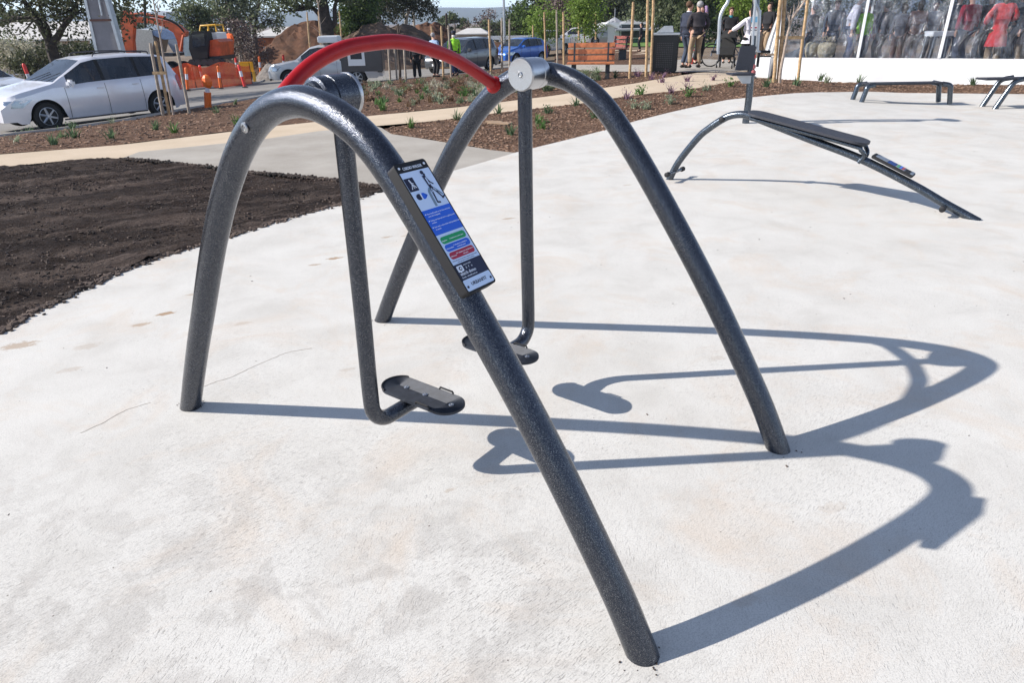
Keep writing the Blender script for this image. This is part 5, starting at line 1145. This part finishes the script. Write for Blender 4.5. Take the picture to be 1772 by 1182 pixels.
# inside the marquee
IN=[(1434,1.0,dict(top='slate',bottom='slate',hair='hairbrown',H=1.72,lab='person in a slate blue jacket behind the straw basket inside the marquee',yaw=150)),
(1461,.7,dict(top='white',bottom='jeans',hair='hairwhite',H=1.78,lab='white-haired person in a pale coat leaning forward inside the first marquee bay',yaw=250,coat=True,bend=.25)),
(1474,1.2,dict(top='brown',bottom='brown',hair='hairdark',H=1.74,lab='person in a brown coat beside the lime vest worker inside the marquee',yaw=90,coat=True)),
(1485,.8,dict(top='hivis',bottom='grey',hair='hairbrown',H=1.72,lab='person in a lime top and grey trousers against the marquee post',yaw=200)),
(1396,1.6,dict(top='grey',bottom='slate',hair='hairdark',H=1.70,lab='person in grey deep inside the first marquee bay',yaw=30)),
(1518,1.1,dict(top='slate',bottom='black',hair='hairdark',H=1.72,lab='person in dark slate just right of the marquee post',yaw=20,coat=True)),
(1548,.9,dict(top='grey',bottom='brown',hair='hairbrown',H=1.66,lab='brown-haired woman in grey inside the second marquee bay',yaw=-30,female=True,coat=True)),
(1574,.7,dict(top='brown',bottom='brown',hair='hairdark',H=1.72,lab='woman with long dark hair in a brown coat inside the second marquee bay',yaw=-10,female=True,coat=True)),
(1600,1.9,dict(top='stone',bottom='grey',hair='hairgrey',H=1.70,lab='person in pale grey deep inside the second marquee bay',yaw=170)),
(1638,2.0,dict(top='slate',bottom='jeans',hair='hairgrey',H=1.70,lab='person in slate behind the white topped table',yaw=160)),
(1660,.55,dict(top='maroon',bottom='slate',hair='hairbrown',H=1.70,lab='person in a maroon jacket at the left of the third marquee bay',yaw=10,coat=True)),
(1693,1.0,dict(top='char',bottom='black',hair='hairdark',H=1.74,lab='person in charcoal between the maroon jacket and the red coat',yaw=0)),
(1716,.5,dict(top='red',bottom='tan',hair='hairbrown',H=1.68,lab='woman in a knee-length bright red coat inside the third marquee bay',yaw=-20,female=True,coat=True,skirt=('red',.50),hands=[(-.33,.05,1.0),(.22,.2,1.1)])),
(1745,1.0,dict(top='slate',bottom='slate',hair='hairdark',H=1.74,lab='person in slate right of the red coat inside the marquee',yaw=15)),
(1768,.6,dict(top='char',bottom='tan',hair='hairdark',H=1.70,lab='person in charcoal with pale legs at the right edge inside the marquee',yaw=15,skirt=('char',.55)))]
for px,off,d in IN:
    d=dict(d); d['H']=d['H']+.11*math.sin(px*1.7); lab=d.pop('lab'); yaw=R(d.pop('yaw')); person(lab,mql(px,off),yaw,group=None,**d)
# ================================================================== BICYCLE, PRAM, BAG
P=atS(1229,111,52); P.z=terr(P.x,P.y); bk=thing('bicycle','dark bicycle with large wheels parked behind the pram','bicycle',P,R(12)); wr_=.34
for x in(0,1.02):
    mb=MB(); q=[(x+wr_*math.cos(2*PI*i/36),0,wr_+wr_*math.sin(2*PI*i/36)) for i in range(37)]; mb.tube(q,.021,8,cap=False); w0=mb.build('wheel','rubber',bk)
    mb=MB(); 
    for i in range(14): mb.tube([(x,0,wr_),(x+wr_*math.cos(2*PI*i/14),0,wr_+wr_*math.sin(2*PI*i/14))],.0025,4)
    mb.cyl((x,-.03,wr_),(x,.03,wr_),.02,8); mb.build('spokes','galv',w0)
mb=MB()
for a,b in(((0,0,.34),(.17,0,.88)),((.15,0,.80),(.62,0,.82)),((.17,0,.72),(.55,0,.30)),((.55,0,.30),(.65,0,.88)),((.55,0,.30),(1.02,0,.34)),((1.02,0,.34),(.63,0,.80)),((.17,0,.88),(.18,0,1.0))): mb.tube([a,b],.017,8)
mb.build('frame',paint('bike_blue',(.05,.09,.16)),bk); mb=MB(); mb.tube([(.10,-.28,1.04),(.18,0,1.0),(.10,.28,1.04)],.015,8); mb.build('handlebar','rubber',bk); mb=MB(); mb.ball((.67,0,.93),(.13,.07,.035),10,6); mb.build('saddle','rubber',bk)
mb=MB(); mb.tube([(.55,-.09,.22),(.55,-.05,.30),(.55,.05,.30),(.55,.09,.38)],.012,6); mb.build('crank','galv',bk)
P=atS(1254,118,53); P.z=terr(P.x,P.y); pr=thing('pram','black pram with hood and small front wheels pushed by the woman in the pale jacket','pram',P,R(-20))
for x,y,r in((-.26,-.0,.10),(.22,-.0,.10),(-.20,.62,.14),(.26,.62,.14)):
    mb=MB(); q=[(x,y+r*math.cos(2*PI*i/20),r+r*math.sin(2*PI*i/20)) for i in range(21)]; mb.tube(q,.022,7,cap=False); w0=mb.build('wheel','rubber',pr); mb=MB(); mb.cyl((x-.03,y,r),(x+.03,y,r),.05,10); mb.build('rim','whitep',w0)
mb=MB()
for s_ in(-.24,.24): mb.tube([(s_,0,.12),(s_,.30,.55),(s_,.75,1.02)],.016,8); mb.tube([(s_,.62,.16),(s_,.25,.60)],.016,8)
mb.tube([(-.24,.75,1.02),(.24,.75,1.02)],.02,8); mb.build('frame','grille',pr)
mb=MB(); mb.prism([(.0,.40),(.05,.62),(.35,.55),(.55,1.0),(.62,.95),(.45,.38),(.15,.32)],(-.22,0,0),(0,1,0),(0,0,1),(1,0,0),.44); mb.build('seat','rubber',pr,smooth=False)
mb=MB(); vs=[]
for i in range(9):
    t_=R(20+i*17); 
    for j in range(7): u=(j/6-.5)*.46; vs.append((u,.38+.33*math.cos(t_)*-1*(1-abs(u)*.3)+.05,.80+.33*math.sin(t_)*(1-abs(u)*.4)))
mb.add(vs,[(i*7+j,(i+1)*7+j,(i+1)*7+j+1,i*7+j+1) for i in range(8) for j in range(6)]); mb.build('hood','rubber',pr)
P=atS(1199,110,50); P.z=terr(P.x,P.y); t=thing('bag','small red and white bag on the path behind the man in tan trousers','bag',P); mb=MB(); mb.box((0,0,.16),(.20,.14,.32),bev=.03); mb.build('bag_body','redpl',t); mb=MB(); mb.box((0,-.075,.28),(.13,.02,.14),bev=.008); mb.build('flap','whitep',t); mb=MB(); mb.tube(spl([(-.07,0,.31),(-.04,0,.42),(.04,0,.42),(.07,0,.31)],4),.01,6); mb.build('strap','redpl',t)
# ================================================================== VEHICLES
def lerpt(tb,x):
    if x<=tb[0][0]: return tb[0][1]
    for (a,b),(c,d) in zip(tb,tb[1:]):
        if x<=c: return b+(d-b)*(x-a)/(c-a)
    return tb[-1][1]
KIND=dict(
 mpv=dict(L=4.81,W=1.96,ax=(.95,3.97),r=.345,sill=.21,top=[(0,.60),(.04,.74),(.18,.86),(.5,.96),(.9,1.04),(1.22,1.10),(1.32,1.14),(2.16,1.63),(2.5,1.70),(3.4,1.73),(4.2,1.70),(4.45,1.63),(4.70,1.12),(4.76,.95),(4.81,.60)],belt=[(0,.58),(.3,.80),(1.2,1.0),(2.0,1.04),(3.4,1.08),(4.5,1.12),(4.70,1.05),(4.81,.58)],wind=(1.32,2.16),rear=(4.45,4.70),side=(1.62,4.34),pil=((2.50,2.60),(3.50,3.58)),sf=(1.42,1.62)),
 hatch=dict(L=3.95,W=1.70,ax=(.78,3.22),r=.31,sill=.20,top=[(0,.55),(.04,.68),(.2,.80),(.55,.90),(.95,.98),(1.05,1.02),(1.75,1.42),(2.1,1.49),(2.9,1.49),(3.4,1.42),(3.80,1.02),(3.9,.85),(3.95,.55)],belt=[(0,.53),(.3,.74),(1.,.92),(3.4,1.0),(3.8,.95),(3.95,.53)],wind=(1.05,1.75),rear=(3.4,3.8),side=(1.35,3.3),pil=((2.05,2.14),(2.85,2.92)),sf=(1,1)),
 wagon=dict(L=4.6,W=1.82,ax=(.88,3.6),r=.35,sill=.24,top=[(0,.62),(.04,.78),(.25,.90),(.7,1.0),(1.15,1.07),(1.25,1.11),(1.95,1.58),(2.4,1.66),(3.6,1.66),(4.2,1.58),(4.48,1.08),(4.55,.9),(4.6,.6)],belt=[(0,.6),(.3,.84),(1.2,1.0),(4.2,1.10),(4.48,1.0),(4.6,.6)],wind=(1.25,1.95),rear=(4.2,4.48),side=(1.55,4.1),pil=((2.35,2.45),(3.3,3.4)),sf=(1,1)),
 ute=dict(L=5.1,W=1.85,ax=(.95,3.95),r=.37,sill=.34,top=[(0,.72),(.04,.88),(.2,.98),(.7,1.07),(1.2,1.13),(1.3,1.17),(1.95,1.68),(2.3,1.75),(3.0,1.75),(3.15,1.66),(3.28,1.15),(3.3,1.12),(5.05,1.12),(5.1,.6)],belt=[(0,.7),(.3,.92),(1.2,1.08),(3.3,1.11),(5.05,1.10),(5.1,.6)],wind=(1.3,1.95),rear=(3.15,3.28),side=(1.55,3.1),pil=((2.3,2.4),),sf=(1,1)))
def car(name,label,P,yaw,kind,pname,col,roofrails=False,detail=True,cat='car',rim='galv',metal=.25):
    K=KIND[kind]; t=thing(name,label,cat,P,yaw); Lc=K['L']; mid=(K['ax'][0]+K['ax'][1])/2; pm_=paint(pname,col,metal); ra=K['r']+.065
    xs=set(round(i*Lc/60,3) for i in range(61))
    for a_ in K['ax']:
        for i in range(-9,10): xs.add(round(a_+ra*math.sin(i/9*PI/2),3))
    for w in(K['wind'],K['rear'],K['side'])+tuple(K['pil']): xs.update(w)
    xs=sorted(x for x in xs if 0<=x<=Lc); X=[]
    for x in xs:
        if not X or x-X[-1]>.012: X.append(x)
    def hw(x):
        w=K['W']/2; f=1
        if x<.75: f-=.26*((.75-x)/.75)**2.3
        if x>Lc-.55: f-=.13*((x-Lc+.55)/.55)**2.2
        return w*f
    rows=[]
    for x in X:
        top=lerpt(K['top'],x); be=min(lerpt(K['belt'],x),top-.012); lo=K['sill'] if .25<x<Lc-.25 else K['sill']+.06
        for a_ in K['ax']:
            d=abs(x-a_)
            if d<ra: lo=max(lo,K['r']+math.sqrt(max(0,ra*ra-d*d)))
        lo=min(lo,be-.05); w=hw(x); zs=[lo+(be-lo)*f for f in(0,.18,.42,.66,.86,1)]
        def yy(z): q=(z-.62)/.5; return w*(1-.055*q*q-(.02 if z<.4 else 0))
        row=[(yy(z),z) for z in zs]; gh=top-be; y0=row[-1][0]; k_=.36 if gh>.25 else .5
        row+=[(y0-.012-gh*.03,be+gh*.06),(y0-.02-gh*k_*.95,be+gh*.86),(y0-.06-gh*k_*1.15,be+gh*.955),(y0*.45,top-.006-.012*(gh>.2)),(0,top)]
        rows.append(row)
    m=len(rows[0]); V=[]
    for x,row in zip(X,rows):
        for y,z in row: V.append(Vector((mid-x,y,z)))
    nV=len(V); V+= [Vector((v.x,-v.y,v.z)) for v in V]
    groups={'body':[], 'pillar':[], 'side_window':[], 'windscreen':[], 'rear_window':[]}; sidew={}
    for i in range(len(X)-1):
        xm=(X[i]+X[i+1])/2; gh=lerpt(K['top'],xm)-lerpt(K['belt'],xm)
        for j in range(m-1):
            key='body'
            if j==6 and K['side'][0]<xm<K['side'][1] and not any(a<xm<b for a,b in K['pil']): 
                key='side_window'; seg_=sum(xm>b for a,b in K['pil'])
            elif j==6 and K['side'][0]<xm<K['side'][1]: key='pillar'
            elif K['wind'][0]<xm<K['wind'][1] and j>=8: key='windscreen'
            elif K['rear'][0]<xm<K['rear'][1] and j>=8: key='rear_window'
            for s_ in(0,1):
                f=(i*m+j,(i+1)*m+j,(i+1)*m+j+1,i*m+j+1); f=tuple(q+s_*nV for q in f)
                if s_: f=f[::-1]
                if key=='side_window': sidew.setdefault((seg_,s_),[]).append(f)
                else: groups[key].append(f)
    # close nose and tail
    for i in(0,len(X)-1): groups['body'].append(tuple(i*m+j for j in range(m))+tuple(nV+i*m+j for j in range(m-1,-1,-1)))
    def part(nm,fs,mat,par=t,smooth=True):
        ids=sorted(set(q for f in fs for q in f)); mp={q:i for i,q in enumerate(ids)}; mb=MB(); mb.v=[V[q].copy() for q in ids]; mb.f=[tuple(mp[q] for q in f) for f in fs]; return mb.build(nm,mat,par,smooth)
    bd=part('body',groups['body'],pm_); part('windscreen',groups['windscreen'],'glass'); part('window_pillars',groups['pillar'],'rubber')
    part('rear_window',groups['rear_window'],'glass')
    for f in sidew.values(): part('side_window',f,'glass')
    # inner dark shell so nothing shows through and arches read dark
    mb=MB(); mb.box((mid-Lc/2,0,K['sill']+.30),(Lc-.5,K['W']*.80,.5)); mb.build('underbody','rubber',t)
    mb=MB(); x0,x1=mid-K['wind'][1]-.1,mid-K['rear'][0]+.15; mb.box(((x0+x1)/2,0,K['belt'][2][1]-.12),(abs(x1-x0),K['W']*.7,.2)); 
    for xx in(K['wind'][1]+.25,K['pil'][0][1]+.75):
        if xx<K['rear'][0]:
            for s_ in(-.4,.4): mb.box((mid-xx,s_,K['belt'][2][1]+.12),(.14,.48,.55),bev=.04)
    mb.build('seats',flat('grey_upholstery',(.12,.12,.125),.9),t)
    for a_ in K['ax']:
        for s_ in(-1,1):
            y=s_*(K['W']/2-.13); r=K['r']; mb=MB(); mb.lathe([(r*.62,-.10),(r*.93,-.10),(r,-.07),(r,.07),(r*.93,.10),(r*.66,.095),(r*.62,.08)],(mid-a_,y,r),(0,s_,0),30); w_0=mb.build('wheel','rubber',t)
            mb=MB(); mb.lathe([(r*.64,.03),(r*.64,.085),(r*.60,.09),(r*.585,.05)],(mid-a_,y,r),(0,s_,0),26); mb.lathe([(r*.17,.03),(r*.17,.085),(r*.05,.09)],(mid-a_,y,r),(0,s_,0),12)
            for q in range(6):
                an=2*PI*q/6+.3; c_=Vector((math.cos(an),0,math.sin(an))); p=Vector((mid-a_,y+s_*.07,r)); mb.tube([p+c_*r*.1,p+c_*r*.6],[.035,.028],5)
            mb.build('rim',rim,w_0)
    def side_y(x,z):
        w=hw(x); q=(z-.62)/.5; return w*(1-.055*q*q)
    if detail:
        for s_ in(-1,1):
            doors=[K['side'][0]-.12,K['pil'][0][0]+.03]+([K['pil'][1][0]+.02] if len(K['pil'])>1 else [K['side'][1]])
            for xd in doors:
                mb=MB(); be=lerpt(K['belt'],xd); pts=[(mid-xd,s_*(side_y(xd,z)+.0015),z) for z in [K['sill']+.06+(be-K['sill']-.08)*i/7 for i in range(8)]]; mb.tube(pts,.0055,4); mb.build('door_seam','grille',t)
            for xd in doors[1:]:
                z=lerpt(K['belt'],xd)-.13; mb=MB(); xx=xd-.14 if xd!=doors[-1] else xd-.16; mb.box((mid-xx,s_*(side_y(xx,z)+.012),z),(.19,.03,.032),bev=.012); mb.build('door_handle',pm_,t)
            xm=K['side'][0]-.0; z=lerpt(K['belt'],xm)+.07; mb=MB(); mb.box((mid-xm+.0,s_*(K['W']/2+.09),z),(.16,.25,.18),bev=.05); mb.build('mirror',pm_,t)
            mb=MB(); mb.tube([(mid-1.3,s_*(side_y(1.3,.3)+.004),K['sill']+.02),(mid-K['ax'][1]+ra+.03,s_*(side_y(2,.3)+.004),K['sill']+.02)],.02,5); mb.build('sill_trim','grille',t)
            # lights on the corner, following the surface
            def patch(nm,mat,cells,push=.012):
                mb=MB()
                P_=[[Vector((mid-x,s_*(side_y(x,z)*cf+push),z)) for x,cf in row] for z,row in cells]
                vs=[p for r_ in P_ for p in r_]; nc=len(P_[0]); mb.add(vs,[(a*nc+b,a*nc+b+1,(a+1)*nc+b+1,(a+1)*nc+b) for a in range(len(P_)-1) for b in range(nc-1)]); return mb.build(nm,mat,t)
            zt=lerpt(K['belt'],.3)
            patch('headlight','lens',[(zt-.20,[(.06,.86),(.10,.97),(.25,1),(.42,1)]),(zt-.10,[(.05,.84),(.10,.97),(.28,1),(.55,1)]),(zt-.03,[(.10,.88),(.16,.98),(.35,1),(.66,1)])])
            zb=lerpt(K['belt'],Lc-.5)
            patch('tail_light','taillens',[(zb-.42,[(Lc-.02,.93),(Lc-.08,1),(Lc-.16,1)]),(zb-.1,[(Lc-.02,.9),(Lc-.08,1),(Lc-.22,1)]),(zb+.0,[(Lc-.04,.9),(Lc-.10,.99),(Lc-.2,1)])])
            mb=MB(); mb.lathe([(.055,0),(.05,.012)],(mid-.16,s_*(hw(.14)*.93),.40),(.75,s_*.66,0),12); mb.build('fog_light','lens',t)
        wn=hw(0); zt=lerpt(K['top'],0)
        mb=MB(); mb.box((mid+.012,0,zt-.02),(.04,wn*1.0,.11),bev=.012); mb.build('grille','grille',t)
        mb=MB(); mb.box((mid+.012,0,.34),(.04,wn*1.25,.10),bev=.012); mb.build('bumper_intake','rubber',t)
        mb=MB(); mb.box((mid+.04,0,.46),(.015,.37,.11)); mb.build('number_plate','whitep',t)
        mb=MB(); mb.box((mid-Lc-.005,0,.62),(.02,.37,.11)); mb.build('number_plate','whitep',t)
        mb=MB()
        for s_ in(-.35,.25): mb.tube([(mid-K['wind'][0]+.03,s_,lerpt(K['top'],K['wind'][0])+.02),(mid-K['wind'][0]-.30,s_+.45,lerpt(K['top'],K['wind'][0]+.3)+.02)],.008,5)
        mb.build('wipers','rubber',t)
    if roofrails:
        for s_ in(-1,1):
            y=K['W']/2*.63; z=1.735; q=[(mid-2.55,s_*y,z-.05),(mid-2.65,s_*y,z+.02),(mid-3.3,s_*y,z+.04),(mid-4.0,s_*y,z+.02),(mid-4.1,s_*y,z-.05)]; mb=MB(); mb.tube(spl(q,4),.018,8); mb.build('roof_rail','grille',t)
    return t
def place2(f,r):  # front and rear wheel ground points -> centre, yaw
    a,b=f,r; d=a-b; return (a+b)/2,math.atan2(d.y,d.x),d.length
def carpx(name,label,fp,rp,kind,*a,side=1,**k_):
    # fp, rp: ((px,py),scale) of the near side wheels
    f=atS(*fp[0],fp[1]); r=atS(*rp[0],rp[1]); c,yaw,l=place2(f,r); K=KIND[kind]; nrm=Vector((-math.sin(yaw),math.cos(yaw),0)); c=c+nrm*(K['W']/2-.1)*side; c.z=terr(c.x,c.y)-.05
    return car(name,label,c,yaw,kind,*a,**k_),l
_,l0=carpx('parked_car','white minivan with roof rails parked side-on at the kerb beyond the left mulch bed',((106,219),66.5),((268,201),60),'mpv','pearl_white',(.74,.74,.78),side=-1,roofrails=True)
c=atS(-32,152,40); c.z=terr(c.x,c.y)-.05; car('parked_car','white car mostly cut off by the left edge, behind the white minivan bonnet',c,R(-12),'wagon','white_paint',(.72,.73,.75))
# silver wagon behind stakes
c=atS(800,128,33); c.z=terr(c.x,c.y)-.05; car('parked_car','dark grey wagon parked behind the stakes and the lime vest worker',c,R(238),'wagon','dark_grey_paint',(.12,.125,.135),metal=.6)
c=atS(899,113,27.5); c.z=terr(c.x,c.y)-.05; car('parked_car','blue hatchback parked beyond the lamp post',c,R(228),'hatch','bright_blue_paint',(.02,.11,.42))
c=atS(945,96,23); c.z=terr(c.x,c.y)-.05; car('parked_car','white utility vehicle facing the camera beyond the blue hatchback',c,R(240),'ute','white_paint',(.72,.73,.75),cat='utility vehicle')
c=atS(990,84,18); c.z=terr(c.x,c.y)-.05; car('parked_car','small distant white car above the left end of the orange bench',c,R(190),'wagon','white_paint',(.72,.73,.75),detail=False)
c=atS(1052,80,19); c.z=terr(c.x,c.y)-.05; car('parked_car','small distant pale car before the gabled shed',c,R(185),'wagon','silver_paint',(.42,.43,.45),detail=False)
# silver service vehicle with canopy
c=atS(566,142,37); c.z=terr(c.x,c.y)-.05; t=car('parked_car','silver utility vehicle with a service canopy parked behind the red bar',c,R(186),'ute','silver_paint',(.42,.43,.45),cat='utility vehicle',metal=.6)
mb=MB(); mb.box((-1.75,0,1.15),(1.9,1.86,1.15),bev=.05); cn=mb.build('canopy',paint('grey_canopy',(.07,.072,.078)),t)
for s_ in(-1,1):
    mb=MB(); mb.box((-1.55,s_*.94,1.25),(.75,.02,.75),bev=.008); mb.build('side_panel','whitep',cn); mb=MB(); mb.box((-1.55,s_*.955,1.3),(.5,.012,.3)); mb.build('vent_grille','grille',cn)
mb=MB(); mb.box((-.35,0,1.98),(.9,1.4,.28),bev=.04); mb.build('roof_box','whitep',t)
# ================================================================== EXCAVATOR and TRUCKS (works site)
def slab(name,px_poly,Y,th,mat,par,org,smooth=False,bev=0):
    pts=[atY(x,y,Y)-org for x,y in px_poly]; n=len(pts); mb=MB(); mb.v=[p.copy() for p in pts]+[p+Vector((0,th,0)) for p in pts]
    mb.f=[tuple(range(n-1,-1,-1)),tuple(range(n,2*n))]+[(i,(i+1)%n,n+(i+1)%n,n+i) for i in range(n)]
    return mb.build(name,mat,par,smooth)
YE=44; org=atY(345,112,YE); org.z=terr(org.x,YE)-.1
e=thing('excavator','orange excavator with raised boom, dark cab and folded arm on the works site','excavator',org)
slab('boom',[(232,28),(262,30),(290,36),(310,44),(321,54),(320,68),(315,84),(309,86),(306,70),(300,56),(284,46),(262,40),(234,38)],YE+.6,.45,'exor',e,org)
st_=slab('stick',[(209,22),(214,17),(226,22),(231,40),(229,70),(231,90),(216,91),(211,60),(208,40)],YE+.55,.4,'exor',e,org)
mb=MB(); a=atY(222,24,YE+.4)-org; b=atY(245,23,YE+.4)-org; c_=atY(285,30,YE+.4)-org; mb.tube([a,b],.06,8); mb.tube([b,c_],.09,8); mb.build('hydraulic_ram','exor',e)
mb=MB(); a=atY(318,60,YE+.3)-org; b=atY(313,88,YE+.3)-org; mb.tube([a,b],.11,8); mb.build('hydraulic_ram','exor',e)
mb=MB()
for dz in(0,.07): mb.tube(spl([atY(x,y,YE+.35)-org+Vector((0,0,.12+dz)) for x,y in((236,31),(262,31),(290,38),(308,47),(320,60))],4),.035,6)
mb.build('hydraulic_hose','rubber',e)
slab('bucket',[(216,91),(231,90),(238,99),(230,108),(217,104)],YE+.3,.9,'grille',e,org)
cb=slab('cab',[(329,60),(334,54),(356,53),(360,70),(359,100),(333,102),(327,84)],YE-.3,1.6,'black',e,org)
slab('side_glass',[(318,64),(327,62),(327,85),(331,96),(320,97),(317,82)],YE+.2,1.2,flat('pale_cab_glass',(.45,.55,.58),.15),e,org)
slab('cab_pane',[(332,60),(353,57),(355,78),(333,82)],YE-.33,.02,'glass',cb,org)
slab('engine_cover',[(361,70),(372,67),(380,72),(381,97),(363,98)],YE,2.3,'exor',e,org)
slab('counterweight',[(340,98),(382,96),(382,103),(340,105)],YE,2.4,'grille',e,org)
slab('hatch_cover',[(358,55),(374,56),(376,67),(361,69)],YE+.5,1.6,'whitep',e,org)
mb=MB(); q=[atY(x,y,YE+.3)-org for x,y in((346,53),(347,44),(372,42),(375,54))]
mb.tube(q,.05,6); mb.tube([v+Vector((0,1.2,0)) for v in q],.05,6); mb.tube([q[1],q[1]+Vector((0,1.2,0))],.05,6); mb.tube([q[2],q[2]+Vector((0,1.2,0))],.05,6); mb.tube([atY(360,43,YE+.3)-org,atY(361,54,YE+.3)-org],.05,6); mb.build('guard_rail','yellow',e)
for dy in(-.3,1.9):
    y_=YE+dy; pts=[(325,107),(330,102),(380,101),(386,106),(381,113),(330,115)]; tr=slab('track',pts,y_,.5,'rubber',e,org)
    for x in(332,343,354,365,376):
        a=atY(x,108,y_)-org; mb=MB(); mb.cyl(a-Vector((0,.03,0)),a+Vector((0,.1,0)),.2,10); mb.build('roller','grille',tr)
# concrete mixer truck and white truck behind
YT=52; org=atY(250,112,YT); org.z=terr(org.x,YT)-.1; t=thing('truck','white and blue concrete truck parked behind the orange excavator boom','truck',org)
slab('cab',[(196,58),(212,56),(213,94),(196,94)],YT,2.3,'whitep',t,org); slab('side_window',[(197,68),(206,66),(209,80),(199,80)],YT-.05,.06,'glass',t,org)
slab('tank',[(228,52),(234,50),(262,52),(266,70),(262,92),(232,94),(226,74)],YT,2.3,flat('grey_steel_tank',(.42,.41,.38),.5,.3),t,org); slab('tank_top',[(246,50),(263,50),(264,57),(247,58)],YT+.2,1.8,'whitep',t,org)
slab('body',[(262,54),(284,50),(303,58),(306,66),(284,68),(264,60)],YT+.1,2.1,flat('truck_blue',(.18,.26,.42),.45),t,org)
slab('chassis',[(196,94),(300,92),(300,97),(196,99)],YT+.1,2.0,'grille',t,org)
for x in(203,240,256,288):
    for dy in(0,1.9): a=atY(x,100,YT)-org; mb=MB(); mb.cyl((a.x,dy,.5),(a.x,dy+.35,.5),.5,18); mb.build('wheel','rubber',t)
YT=60; org=atY(310,80,YT); org.z=terr(org.x,YT)-.1; t=thing('truck','grey-blue tipper truck with sloping raised body behind the excavator cab','truck',org)
slab('tipper_body',[(287,26),(292,23),(318,30),(341,42),(342,54),(322,55),(300,42),(288,34)],YT,2.4,flat('grey_blue_steel',(.30,.36,.44),.45,.2),t,org)
slab('hopper',[(272,22),(278,18),(287,20),(288,32),(280,33),(273,28)],YT,2.2,'whitep',t,org); slab('frame',[(278,33),(288,33),(320,60),(320,90),(300,90),(285,66)],YT+.2,1.8,flat('truck_white_blue',(.45,.5,.58),.5),t,org)
for x in(292,312):
    a=atY(x,92,YT)-org; mb=MB(); mb.cyl((a.x,0,.5),(a.x,.35,.5),.5,18); mb.build('wheel','rubber',t)
YT=41; org=atY(165,95,YT); org.z=terr(org.x,YT)-.1; t=thing('truck','white light truck half hidden behind the power pole','truck',org)
slab('cab',[(156,66),(160,62),(176,62),(177,94),(155,94)],YT,2,'whitep',t,org); slab('windscreen',[(157,70),(174,70),(175,84),(158,85)],YT-.04,.05,flat('pale_windscreen',(.35,.45,.48),.15),t,org)
for x in(160,174): a=atY(x,100,YT)-org; mb=MB(); mb.cyl((a.x,0,.4),(a.x,.3,.4),.4,16); mb.build('wheel','rubber',t)
# ================================================================== LIGHT, SKY, CAMERA
m_,nt_,b_=newmat('haze_air'); nt_.nodes.remove(b_); pv=nt_.nodes.new('ShaderNodeVolumePrincipled'); pv.inputs['Color'].default_value=(.62,.76,1,1); pv.inputs['Density'].default_value=.00022; pv.inputs['Anisotropy'].default_value=.1
nt_.links.new(pv.outputs[0],nt_.nodes['Material Output'].inputs['Volume'])
hz=MB(); hz.box((0,2600,40),(9400,5600,92)); hz=hz.build('haze',m_,smooth=False); hz['kind']='stuff'
w_=bpy.data.worlds.new('World'); sc.world=w_; w_.use_nodes=True; nt=w_.node_tree
SUN=Vector((-.83474,-.06146,.5472)).normalized(); EL=math.asin(SUN.z)
sky=nt.nodes.new('ShaderNodeTexSky'); sky.sky_type='NISHITA'; sky.sun_disc=False; sky.sun_elevation=EL; sky.sun_rotation=math.atan2(SUN.x,SUN.y); sky.altitude=50; sky.air_density=.62; sky.dust_density=.03; sky.ozone_density=2.0
hs=nt.nodes.new('ShaderNodeHueSaturation'); hs.inputs['Saturation'].default_value=.72; nt.links.new(sky.outputs[0],hs.inputs['Color']); nt.links.new(hs.outputs[0],nt.nodes['Background'].inputs[0]); nt.nodes['Background'].inputs[1].default_value=.15
ld=bpy.data.lights.new('sun','SUN'); ld.energy=4.9; ld.angle=R(.5); ld.color=(1,.94,.865); lo=bpy.data.objects.new('sun',ld); COL.objects.link(lo); lo.rotation_euler=SUN.to_track_quat('Z','Y').to_euler()
cd=bpy.data.cameras.new('camera'); cam=bpy.data.objects.new('camera',cd); COL.objects.link(cam); cd.sensor_width=36; cd.lens=F/PW*36; cd.clip_start=.05; cd.clip_end=12000
m3=Matrix((RT,UP,-FW)).transposed().to_4x4(); m3.translation=CAM; cam.matrix_world=m3; sc.camera=cam
sc.view_settings.view_transform='Standard'; sc.view_settings.look='None'; sc.view_settings.exposure=.58; sc.view_settings.gamma=1
